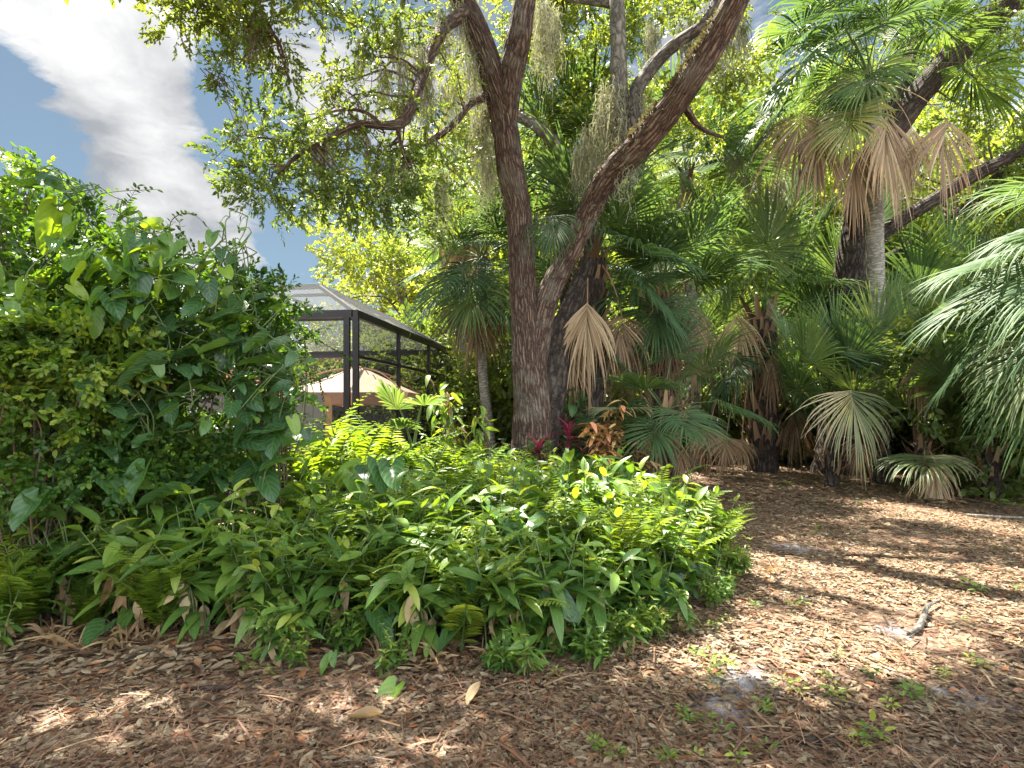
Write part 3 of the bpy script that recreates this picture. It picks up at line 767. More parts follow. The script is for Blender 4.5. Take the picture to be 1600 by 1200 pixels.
    shade = [(285, -120, 4.4, 120, 50, .6, 170), (440, -130, 4.5, 120, 60, .6, 180), (140, -150, 4.4, 120, 50, .6, 170), (600, -150, 4.6, 110, 60, .6, 150), (40, -165, 4.4, 110, 50, .5, 140), (330, -230, 4.2, 160, 60, .5, 180), (760, -170, 4.7, 110, 60, .6, 120), (930, -180, 4.8, 110, 60, .6, 110)]  # unseen leaf clumps added above the view to shade the front ground
    tw = MB(); cr = MB()
    for lst, tone, thr, fs, sz in ((near, (.15, .9), .50, 2.8, (.7, 1.1)), (tl, (.15, .8), .45, 3.0, (.65, 1.0)), (back, (.5, 1.), .48, 1.4, (1.0, 1.6)), (over, (.2, .8), .52, .8, (1.1, 1.8)), (shade, (.2, .8), .45, 3., (.9, 1.4))):
        for i, (px, py, D, rx, ry, rD, n) in enumerate(lst):
            rad = (rx / F * D, rD, ry / F * D)
            P = fill(cr, SPRIGS, at(px, py, D), rad, int(n * (.5 if lst is over else .37 if lst is near or lst is tl else .75)), thr, fs, .3, int(px * 7 + py), tone, sz, 0 if lst is over else None)
            if len(P): twigs(tw, P[r.integers(0, len(P), 5 if lst is not over and lst is not shade else 3)], skel, r, .45 if lst is shade else 1.)
            if not len(P): continue
            # short twigs linking the sprigs
            if lst is near or lst is tl:
                for q in r.integers(0, len(P), 8):
                    p = P[q]; e = p + nrm(at(px, py, D) - p) * .3 + r.normal(0, .05, 3)
                    tw.tube(spline([p, (p + e) / 2 + r.normal(0, .03, 3), e], 4), [.002, .003, .004, .005], 4, cap=False)
    put(tw, 'twigs', 'twig'); put(cr, 'crown', 'oak')
    return skel
OAK = build_oak()

# ------------------------------------------------------------------ Spanish moss
def moss_mesh(seed, w, L, ns):
    r = np.random.default_rng(seed); mb = MB()
    for s in range(ns):
        x0, y0 = r.uniform(-w, w) * .5, r.normal(0, .04)
        l = L * r.uniform(.15, 1) ** .8 * (1 - .5 * abs(x0) / w)
        k = 12; p = np.array([x0, y0, r.normal(-.05, .10) - .8 * abs(x0) ** 1.5]); P = [p]
        drift = r.normal(0, .10, 2)
        for i in range(k - 1):
            p = p + np.array([drift[0] * l / k + r.normal(0, .016), drift[1] * l / k + r.normal(0, .016), -l / k]); P.append(p)
        P = np.array(P)
        a = r.uniform(0, pi); e = np.array([cos(a), sin(a), 0]) * r.uniform(.004, .009)
        ww = np.linspace(1, .25, k)[:, None]
        V = np.stack([P - e * ww, P + e * ww], 1).reshape(-1, 3)
        Q = [(2 * i, 2 * i + 1, 2 * i + 3, 2 * i + 2) for i in range(k - 1)]
        tn = np.clip(r.uniform(.2, .9), 0, 1)
        mb.add(V, Q, None, None, tn)
        m = int(9 * l / .8) + 3
        t = r.uniform(0, 1, m); B = P[np.minimum((t * (k - 1)).astype(int), k - 1)]
        d = nrm(np.stack([r.normal(0, 1, m), r.normal(0, 1, m), r.normal(-.6, .5, m)], -1)) * r.uniform(.03, .09, m)[:, None]
        sd = nrm(np.cross(d, r.normal(size=(m, 3)))) * .0028
        mid = B + d * .5 + r.normal(0, .012, (m, 3)); E = B + d + np.array([0, 0, -.02])
        V = np.stack([B - sd, B + sd, mid + sd, mid - sd, E + sd * .4, E - sd * .4], 1)
        b = np.arange(m)[:, None] * 6
        Q = np.concatenate([b + np.array([0, 1, 2, 3]), b + np.array([3, 2, 4, 5])])
        mb.add(V.reshape(-1, 3), Q, None, None, np.clip(np.repeat(tn + r.normal(0, .1, m), 6), 0, 1))
    return mb
def build_moss():
    prot = [moss_mesh(1, .34, 1.0, 60).mesh('spanish_moss', M['moss']), moss_mesh(2, .24, 1.1, 70).mesh('spanish_moss', M['moss']), moss_mesh(3, .5, .8, 70).mesh('spanish_moss', M['moss']), moss_mesh(4, .15, 1.2, 48).mesh('spanish_moss', M['moss'])]
    big = 'thick grey green spanish moss curtain hanging from the leaning right limb of the oak'
    fork = 'pale spanish moss strands hanging beside the left side of the oak trunk'
    small = 'thin grey spanish moss wisp dangling among the oak leaves'
    far = 'pale spanish moss hanging from the background trees behind the palms'
    spots = [(big, [(950, 135, 8.75, 1, 1.0), (966, 140, 8.5, 3, 1.5), (985, 150, 8.45, 3, 1.2), (1000, 150, 8.4, 3, 1.0), (940, 165, 8.8, 3, 1.3), (960, 185, 8.7, 1, 1.1), (978, 190, 8.3, 3, 1.2), (918, 205, 8.9, 3, 1.2), (930, 255, 8.7, 3, 1.0), (905, 230, 9.0, 3, 1.0)]),
             (fork, [(742, 85, 8.5, 3, 1.2), (735, 30, 8.5, 3, 1.3), (765, 150, 8.8, 3, 1.3), (752, 170, 8.8, 1, 1.0), (775, 235, 8.9, 3, 1.1), (712, 5, 8.2, 3, 1.2), (760, 250, 8.9, 3, 1.0), (745, 200, 8.8, 3, 1.2), (850, 0, 8.6, 3, 1.2), (690, 20, 7.7, 3, .9)]),
             (small, [(565, 60, 7, 3, .6), (620, 50, 7.2, 1, .7), (655, 70, 7.2, 3, .8), (500, 205, 6.1, 3, .7), (690, 275, 8, 1, .9), (860, 20, 9, 1, 1.2), (845, 10, 9, 3, 1.1), (630, 100, 7, 3, .7), (405, 15, 5.4, 3, .6), (392, 20, 5.4, 1, .5), (600, 110, 6.9, 3, .7), (1075, 40, 9, 1, 1.0), (1110, 15, 9, 3, 1.2), (1135, 35, 8.8, 1, .9), (1160, 30, 8.8, 3, 1.0), (575, 215, 6.5, 3, .4), (665, 120, 7.4, 1, .8), (700, 130, 8, 0, .8), (1020, 40, 9.5, 1, 1.0)]),
             (far, [(1150, 220, 14, 0, 1.6), (1180, 260, 14, 2, 1.4), (1215, 280, 14, 1, 1.4), (1145, 180, 14, 1, 1.6), (870, 260, 10.8, 1, 1.1), (895, 270, 10.8, 3, 1.2), (1130, 100, 14, 2, 1.5), (890, 330, 10.8, 3, 1.2)])]
    r = np.random.default_rng(5); grp = {big: 'moss curtains on the leaning limb', fork: 'moss strands beside the oak trunk', small: 'moss wisps among the oak leaves', far: 'moss on the background trees'}
    for lab, pts in spots:
        for px, py, D, k, s in pts:
            o = bpy.data.objects.new('spanish_moss', prot[k]); COL.objects.link(o)
            o.location = tuple(at(px, py, D)); o.rotation_euler = (0, 0, r.uniform(-.6, .6)); o.scale = (s, s, s * r.uniform(.85, 1.15))
            tag(o, lab, 'moss', grp[lab])
build_moss()

# ------------------------------------------------------------------ palms in the photo
def hang(c0, px, py, D, Rr, kind='d', **kw):
    az, el, L = toward(c0, px, py, D)
    kw.setdefault('arc', 22)
    if kind == 'd': kw.setdefault('fc', .75)
    return (az, el, L, Rr, kind, kw)

def tocam(c0, px, py, D, Rr, kind='u', **kw):
    az, el, L = toward(c0, px, py, D)
    kw.setdefault('arc', 10)
    return (az, el, L, Rr, kind, kw)

def build_palms():
    # tall sabal palm on the right
    c = at(1362, 128, 12.0); b = np.array([at(1379, 500, 12)[0], 12.05, 0])
    fr = ring(10, 75, 5, 1.1, 1.2, 'g', 1, 130, 330) + ring(4, 0, -35, 1.2, 1.2, 'g', 2, 180, 330)
    fr = [(a_, e_, l_, r_, k_, dict(down=.5 if e_ < 62 else .2, droop=1.25, nseg=60)) for a_, e_, l_, r_, k_ in fr]
    fr += [hang(c, 1262, 186, 11.5, 1.3, 'd', spread=70, tone=.5), hang(c, 1296, 205, 11.3, 1.2, 'd', tone=.45, spread=52), hang(c, 1386, 188, 11.3, 1.45, 'd', tone=.7, spread=42), hang(c, 1416, 205, 11.4, 1.1, 'd', tone=.85, spread=44), hang(c, 1462, 200, 11.2, 1.45, 'd', tone=.5, spread=62),
           hang(c, 1345, 235, 11.6, 1.3, 'd', tone=.5, spread=44), hang(c, 1400, 235, 12.4, 1.2, 'd', spread=30),
           hang(c, 1335, 188, 11.0, 1.1, 'g', droop=1.1, tone=.9), hang(c, 1225, 160, 11.8, 1.2, 'g', droop=1.1, down=.5), hang(c, 1232, 70, 11.8, 1.2, 'g', droop=1.0, down=.4), hang(c, 1215, 195, 12.1, 1.0, 'g', droop=1.0, down=.5),
           hang(c, 1510, 115, 11.9, 1.4, 'g', droop=1.2, tone=.5, down=.5), hang(c, 1475, 45, 11.8, 1.2, 'g', droop=1.2, down=.45), hang(c, 1260, 50, 11.8, 1.3, 'g', droop=1.2, down=.4), hang(c, 1330, -10, 11.6, 1.3, 'g', droop=1.3, down=.4), hang(c, 1250, 120, 11.4, 1.2, 'g', droop=1.3, down=.5), hang(c, 1300, 20, 11.5, 1.3, 'g', droop=1.2), hang(c, 1390, 40, 11.2, 1.2, 'g', droop=1.3, down=.4), hang(c, 1430, 25, 11.6, 1.2, 'g', droop=1.3, down=.4)]
    palm('sabal_palm', 'tall sabal palm with pale smooth trunk and a skirt of dry brown fronds', b, c, .17, fr, 1)
    # boot-jacketed palm beside the path
    c = at(1192, 500, 13.6); b = np.array([at(1192, 700, 13.8)[0], 13.8, 0])
    fr = [tocam(c, 1194, 398, 13.0, 1.35, 'u', spread=150, back=.25), tocam(c, 1135, 392, 13.4, 1.3, 'g', tone=.5), tocam(c, 1100, 350, 14, 1.3, 'g'), tocam(c, 1240, 345, 13.8, 1.4, 'u', tone=.6), tocam(c, 1262, 400, 13.2, 1.3, 'g'), tocam(c, 1290, 470, 12.9, 1.2, 'g', tone=.4), tocam(c, 1250, 520, 12.8, 1.2, 'g'),
          hang(c, 1152, 500, 12.7, 1.5, 'c', tone=.9, spread=46), hang(c, 1165, 505, 13.0, 1.2, 'c', tone=.75), hang(c, 1118, 560, 13.2, 1.2, 'g', droop=1.6, tone=.2), hang(c, 1150, 560, 12.9, 1.2, 'g', droop=1.5, tone=.1), hang(c, 1145, 690, 12.8, .75, 'd', tone=.7, spread=80), hang(c, 1120, 685, 12.9, .8, 'd', tone=.45), hang(c, 1165, 700, 12.9, .6, 'd', tone=.6),
          hang(c, 1240, 640, 13.4, 1.1, 'd', tone=.15, spread=50), hang(c, 1205, 560, 13.0, 1.0, 'd', tone=.3, spread=30), hang(c, 1232, 575, 13.1, 1.1, 'g', droop=1.3, down=.6, tone=.3), hang(c, 1100, 470, 13.4, 1.2, 'g', droop=1.1, down=.5, tone=.5), hang(c, 1255, 445, 12.9, 1.2, 'g', droop=1.1, down=.4, tone=.6)]
    palm('cabbage_palm', 'stocky palm wrapped in reddish brown leaf bases with an upright fan at its top', b, c, .32, fr, 2, boot=170, trunkmat='barkd', bootL=.55)
    # palm right behind the oak with the single hanging dry fan
    c = at(928, 405, 10.6); b = np.array([at(906, 700, 10.7)[0], 10.7, 0])
    fr = ring(10, 78, 15, 1.0, 1.2, 'g', 5) + [tocam(c, 862, 352, 8.45, .72, 'g', droop=1.4, tone=.2, down=.8, spread=80), hang(c, 928, 482, 9.9, 1.25, 'd', tone=.7, spread=46, droop=2.4), hang(c, 905, 540, 10.2, 1.0, 'd', tone=.45, spread=60), hang(c, 958, 500, 10.3, 1.0, 'd', tone=.25), hang(c, 985, 385, 10.2, 1.2, 'g', droop=1.3),
           hang(c, 1000, 440, 10.2, 1.2, 'g', droop=1.1), hang(c, 900, 470, 10.9, 1.1, 'd', tone=.3), hang(c, 945, 520, 11., 1.1, 'd', tone=.3), hang(c, 885, 500, 11, 1.1, 'd', tone=.4), hang(c, 965, 300, 10.4, 1.2, 'g', droop=1.2), hang(c, 870, 430, 11, 1.2, 'g')]
    palm('cabbage_palm', 'shaggy palm close behind the oak with one big straw coloured fan hanging down', b, c, .21, fr, 3, boot=130, trunkmat='barkd', bootL=.45)
    # centre right clump
    c = at(1035, 470, 11.6); b = np.array([at(1045, 700, 11.8)[0], 11.8, 0])
    fr = ring(9, 75, 20, 1.0, 1.2, 'g', 8) + [hang(c, 1075, 405, 11.0, 1.25, 'g', droop=1.2, tone=.4), hang(c, 992, 448, 10.9, 1.2, 'g', droop=1.1, tone=.45), hang(c, 1030, 490, 10.8, 1.2, 'g', droop=1.1), hang(c, 1090, 440, 11.2, 1.2, 'g', droop=1.3), hang(c, 1075, 490, 11.2, 1.1, 'd', tone=.25), hang(c, 1010, 510, 11.2, 1.1, 'd', tone=.3), hang(c, 1045, 520, 11, 1.0, 'd', tone=.4), hang(c, 985, 520, 11.6, 1.0, 'd', tone=.3), hang(c, 1085, 520, 11.8, 1.1, 'd', tone=.3), hang(c, 1040, 560, 11.5, 1., 'd', tone=.3)]
    palm('cabbage_palm', 'palm with drooping dark fans and brown skirt right of the straw coloured hanging fan', b, c, .24, fr, 4, boot=120, trunkmat='barkd', bootL=.45)
    c = at(1035, 640, 10.2); b = np.array([at(1035, 700, 10.3)[0], 10.3, 0])
    fr = [tocam(c, 1082, 585, 9.8, 1.0, 'g', droop=1.2, tone=.5), tocam(c, 1012, 612, 9.6, .95, 'g', droop=.9, tone=.45), tocam(c, 1020, 660, 9.4, .9, 'g', droop=1.0, tone=.4), tocam(c, 975, 630, 9.9, .9, 'g', droop=.7), tocam(c, 1060, 640, 9.6, .9, 'g', droop=1.0), tocam(c, 1050, 560, 10.6, 1.0, 'g'), tocam(c, 1120, 630, 10, .95, 'g', droop=1.1), tocam(c, 990, 590, 10.4, .9, 'g'), tocam(c, 1030, 690, 9.7, .7, 'd', tone=.3), tocam(c, 1066, 700, 9.9, .7, 'd', tone=.2), tocam(c, 985, 640, 9.7, .7, 'p', tone=.6)]
    palm('palmetto', 'low palmetto with wide green fans beside the colourful croton', b, c, .15, fr, 5, boot=40, trunkmat='barkd')
    # palms behind the oak
    c = at(1072, 270, 14.5); b = np.array([at(1085, 600, 14.5)[0], 14.5, 0])
    palm('sabal_palm', 'slender palm with dark fans behind the leaning limb of the oak', b, c, .16, ring(16, 80, -15, 1.1, 1.35, 'g', 13) + ring(4, -50, -70, 1, 1.2, 'd', 14), 6, boot=60)
    c = at(885, 260, 12.0); b = np.array([at(890, 600, 12.2)[0], 12.2, 0])
    palm('sabal_palm', 'dark palm crown seen through the fork of the oak', b, c, .17, ring(16, 78, -30, 1.0, 1.25, 'g', 15) + ring(6, -45, -75, .9, 1.1, 'd', 16), 7, boot=60, trunkmat='barkd')
    c = at(752, 405, 12.6); b = np.array([at(772, 650, 12.6)[0], 12.6, 0])
    fr = ring(13, 75, -10, .95, 1.15, 'g', 17) + [hang(c, 700, 440, 12, 1.15, 'g', droop=.9), hang(c, 738, 455, 11.9, 1.1, 'g', droop=1.1), hang(c, 712, 385, 12.1, 1.1, 'u'), hang(c, 785, 450, 12, 1.1, 'g', droop=1.), hang(c, 720, 475, 12.3, 1.0, 'd', tone=.3), hang(c, 750, 490, 12.3, 1., 'd', tone=.3), hang(c, 735, 420, 11.8, 1., 'g', tone=.1), hang(c, 770, 480, 12.8, .9, 'd')]
    palm('sabal_palm', 'thin trunked palm between the pool enclosure and the oak', b, c, .11, fr, 8)
    c = at(720, 325, 15.5); b = np.array([at(735, 650, 15.5)[0], 15.5, 0])
    palm('sabal_palm', 'yellowish palm crown higher up behind the thin trunked palm', b, c, .14, ring(14, 75, -30, 1.0, 1.25, 'g', 19) + ring(5, -45, -75, .9, 1.1, 'd', 20), 9)
    # big palm at the right border
    c = at(1730, 400, 7.6); b = np.array([at(1760, 900, 7.6)[0], 7.7, 0])
    k = dict(nseg=72, spread=100)
    fr = [hang(c, px, py, D, Rr, kd, down=dn, droop=dr, tone=tn, **k) for px, py, D, Rr, kd, dn, dr, tn in (
        (1680, 345, 7.0, 1.3, 'g', .35, 1.1, .5), (1670, 410, 6.8, 1.35, 'g', .35, 1.0, .35), (1690, 470, 6.6, 1.25, 'g', .45, 1.1, .42), (1640, 470, 7.3, 1.3, 'g', .35, 1.0, .35), (1650, 565, 6.9, .95, 'p', .5, 1.0, .45),
        (1580, 440, 7.8, 1.3, 'g', .3, .9, .25), (1600, 380, 7.6, 1.3, 'g', .3, .9, .4), (1660, 600, 7.2, 1.1, 'g', .45, 1.0, .4), (1610, 550, 7.6, 1.2, 'g', .4, .9, .3), (1560, 520, 8.2, 1.2, 'g', .3, .9, .2), (1680, 300, 7.2, 1.3, 'g', .35, 1.1, .5))] + ring(6, 30, -30, .9, 1.3, 'g', 21, 20, 160)
    palm('sabal_palm', 'palm at the right border whose huge drooping fans reach toward the path', b, c, .18, fr, 10, boot=60)
    # palmettos along the edge of the wood
    specs = [
        ('palmetto with stiff blue green fans below the pale palm trunk', (1372, 640, 11.4), [(1372, 545, 11.0, 1.15, 'u', dict(spread=100, tone=.6)), (1330, 570, 11.2, 1.0, 'u', {}), (1420, 590, 11.0, 1.0, 'g', {}), (1345, 620, 10.9, .95, 'g', dict(tone=.7)), (1400, 640, 10.8, .9, 'g', {}), (1310, 620, 11.3, 1.0, 'g', {}), (1380, 500, 12, 1.1, 'u', {})]),
        ('palmetto with a big pale straw and green fan bending over the path', (1300, 640, 11.0), [(1322, 612, 10.0, 1.1, 'p', dict(droop=1.5, tone=.68, spread=82, down=.72, fuse=.42, nseg=64, half=-.45, rag=.16)), (1345, 690, 10.4, .7, 'd', dict(tone=.5)), (1270, 575, 11, 1.1, 'u', dict(tone=.6)), (1300, 560, 11.4, 1.1, 'u', {}), (1255, 610, 11, 1.0, 'g', {}), (1330, 575, 11.2, 1., 'g', dict(tone=.2)), (1240, 560, 11.5, 1.1, 'g', {})]),
        ('palmetto with a drooping fan resting on the ground at the edge of the path', (1440, 650, 10.6), [(1438, 716, 9.6, .95, 'p', dict(droop=1.6, tone=.3, half=-.25, nseg=60, spread=105)), (1455, 722, 9.5, .9, 'd', dict(tone=.65, spread=40)), (1445, 560, 10.0, .9, 'c', dict(tone=.55)), (1470, 540, 10.6, 1.1, 'g', dict(tone=.75)), (1500, 580, 10.4, 1.1, 'g', {}), (1420, 540, 10.9, 1., 'g', {}), (1480, 650, 10.2, 1.1, 'g', dict(tone=.4)), (1520, 640, 10.8, 1.1, 'g', {})]),
        ('palmetto in the shade under the huge drooping fans', (1545, 660, 9.6), [(1500, 620, 9.2, 1.1, 'g', {}), (1560, 600, 9.2, 1.2, 'g', {}), (1600, 640, 9, 1.1, 'g', {}), (1530, 540, 10, 1.2, 'u', {}), (1590, 540, 10, 1.2, 'u', {}), (1480, 560, 10.2, 1.2, 'u', {}), (1570, 690, 8.9, .9, 'g', {})]),
        ('dark palmetto behind the pale straw fan', (1285, 560, 14.5), [(1240, 470, 14, 1.2, 'g', {}), (1300, 440, 14.2, 1.3, 'u', {}), (1340, 480, 14, 1.2, 'g', {}), (1280, 500, 13.6, 1.2, 'g', {}), (1330, 400, 14.5, 1.3, 'u', dict(tone=.7)), (1360, 370, 14.8, 1.4, 'u', dict(tone=.6)), (1260, 420, 14.8, 1.3, 'g', {})]),
        ('dark palmetto with long fans behind the ground hugging one', (1470, 560, 13.5), [(1440, 480, 13, 1.4, 'g', dict(tone=.3)), (1480, 430, 13.2, 1.4, 'g', dict(tone=.5)), (1520, 460, 13, 1.4, 'g', {}), (1430, 420, 13.6, 1.4, 'u', dict(tone=.7)), (1560, 420, 13.4, 1.4, 'u', {}), (1500, 520, 12.6, 1.3, 'g', {}), (1560, 500, 12.8, 1.3, 'g', {})]),
        ('palmetto in the gap between the drooping palm and the stocky palm', (1115, 600, 15.5), [(1090, 540, 15, 1.2, 'g', {}), (1130, 510, 15, 1.2, 'u', {}), (1110, 470, 15.4, 1.3, 'u', {}), (1140, 590, 14.8, 1.1, 'g', {}), (1080, 600, 14.8, 1.1, 'g', {})]),
    ]
    for i, (lab, cc, fl) in enumerate(specs):
        c = at(*cc); b = np.array([c[0], c[1], 0.])
        c[2] = max(.35, c[2] - .5)
        fr = [tocam(c, px, py, D, Rr, k, **kw) for px, py, D, Rr, k, kw in fl]
        palm('palmetto', lab, b, c, .13, fr, 30 + i, boot=26, trunkmat='barkd', group='palmettos along the edge of the wood')
    c = at(640, 700, 7.6); b = np.array([c[0], c[1], 0.])
    fr = [tocam(c, 618, 636, 7.4, .42, 'g', tone=.62, droop=.3, spread=84, fuse=.74, nseg=20, down=.3), tocam(c, 652, 640, 7.3, .42, 'g', tone=.6, droop=.4, spread=84, fuse=.74, nseg=20, down=.4), tocam(c, 630, 670, 7.2, .3, 'g', tone=.5, fuse=.66, nseg=26)]
    palm('fan_palm_seedling', 'young bright green fan palm in front of the pool enclosure', b, c, .03, fr, 50)
build_palms()

# ------------------------------------------------------------------ right hand oak and background trees
def build_right_oak():
    base = at(1310, 700, 13.4); base[2] = 0
    root = thing('live_oak', 'dark leaning oak whose trunk passes behind the tall palm crown on the right', 'tree', base)
    off = tuple(-base); skel = []
    def L(name, pts, mat='barkd', n=60, sides=32, rp=.02):
        m = MB(); s = limb(m, pts, n, sides, rp); o = m.build(name, M[mat], root); o.location = off; skel.append(s)
    L('trunk', [(1306, 745, 13.4, .55), (1308, 700, 13.4, .44), (1310, 600, 13.4, .38), (1316, 500, 13.3, .36), (1330, 420, 13.2, .35), (1345, 330, 13.1, .34), (1358, 265, 13, .33), (1400, 195, 12.9, .30), (1450, 130, 12.8, .29), (1505, 70, 12.6, .28), (1560, 20, 12.4, .26), (1620, -40, 12.2, .22), (1700, -120, 12, .12)], n=120, sides=48)
    L('limb', [(1355, 270, 13.0, .16), (1385, 195, 13, .17), (1415, 130, 13, .15), (1430, 70, 13.1, .13), (1440, 0, 13.2, .1), (1460, -90, 13, .05)])
    L('limb', [(1330, 400, 13.2, .15), (1370, 372, 13, .16), (1410, 342, 12.9, .15), (1460, 312, 12.7, .145), (1520, 275, 12.5, .15), (1570, 250, 12.3, .14), (1640, 210, 12, .12), (1720, 150, 11.8, .06)])
    L('limb', [(1350, 420, 13.6, .10), (1420, 385, 13.8, .11), (1480, 345, 13.8, .12), (1530, 305, 13.6, .11), (1560, 275, 13.4, .09), (1620, 250, 13.2, .05)])
    r = np.random.default_rng(77); tw = MB(); cr = MB()
    for i, (px, py, D, rx, ry, rD, n) in enumerate([(1560, 170, 13, 80, 70, 1.3, 420), (1480, 40, 13.5, 90, 50, 1.3, 320), (1590, 60, 12.5, 60, 60, 1.2, 260), (1570, 330, 13, 60, 50, 1.2, 300), (1600, 250, 12.6, 50, 50, 1, 260), (1500, 350, 14.2, 60, 40, 1, 240), (1400, 20, 14.5, 80, 50, 1.3, 280), (1440, 250, 14.8, 70, 60, 1.2, 300), (1650, -60, 11.5, 140, 90, 1.5, 420), (1500, -120, 12.5, 160, 80, 1.5, 420)]):
        P = fill(cr, SPRIGS, at(px, py, D), (rx / F * D, rD, ry / F * D), int(n * .65), .44, 1.4, .2, 500 + i, (.5, 1.), (1.1, 1.8), 0)
        if not len(P): continue
        twigs(tw, P[r.integers(0, len(P), 5)], skel, r, 1.3)
    o = tw.build('twigs', M['twig'], root); o.location = off
    o = cr.build('crown', M['oak'], root); o.location = off
build_right_oak()

def bg_tree(seed, name, label, H, Rc, tr, mat, sprigs, n, trunkmat='barkg', forks=4, low=.35, tone=(.3, 1.)):
    r = np.random.default_rng(seed)
    root = thing(name, label, 'tree')
    m = MB(); skel = []
    top = np.array([r.normal(0, .5), r.normal(0, .5), H * .62])
    S = spline([np.array([*p, q]) for p, q in (((0, 0, -.1), tr * 1.4), ((r.normal(0, .1), 0, H * .1), tr), ((r.normal(0, .3), r.normal(0, .3), H * .35), tr * .8), (tuple(top), tr * .5))], 40)
    m.tube(S[:, :3], S[:, 3], 18, ripple=.02); skel.append(S)
    cl = []
    for k in range(forks):
        a = 2 * pi * k / forks + r.normal(0, .4); st = S[int(r.uniform(16, 34))]
        e = np.array([cos(a) * Rc * .75, sin(a) * Rc * .75, H * r.uniform(.55, .9)])
        mid = st[:3] * .5 + e * .5 + r.normal(0, .4, 3)
        B = spline([np.append(st[:3], st[3] * .6), np.append(mid, st[3] * .4), np.append(e, .03)], 18)
        m.tube(B[:, :3], np.maximum(B[:, 3], .02), 10, ripple=.01); skel.append(B); cl.append(e)
    m.build('trunk', M[trunkmat], root)
    cr = MB(); tw = MB()
    pts = cl + [np.array([r.normal(0, Rc * .45), r.normal(0, Rc * .45), H * r.uniform(low, .95)]) for _ in range(9)]
    for i, p in enumerate(pts):
        rad = Rc * r.uniform(.35, .55) * np.array([1, 1, .7])
        P = fill(cr, sprigs, p, rad, n // len(pts), .42, 1.1, .15, seed * 100 + i, tone, (.8, 1.3))
        if len(P): twigs(tw, P[r.integers(0, len(P), 3)], skel, r, 1.6)
    tw.build('twigs', M['twig'], root); cr.build('crown', M[mat], root)
    return root

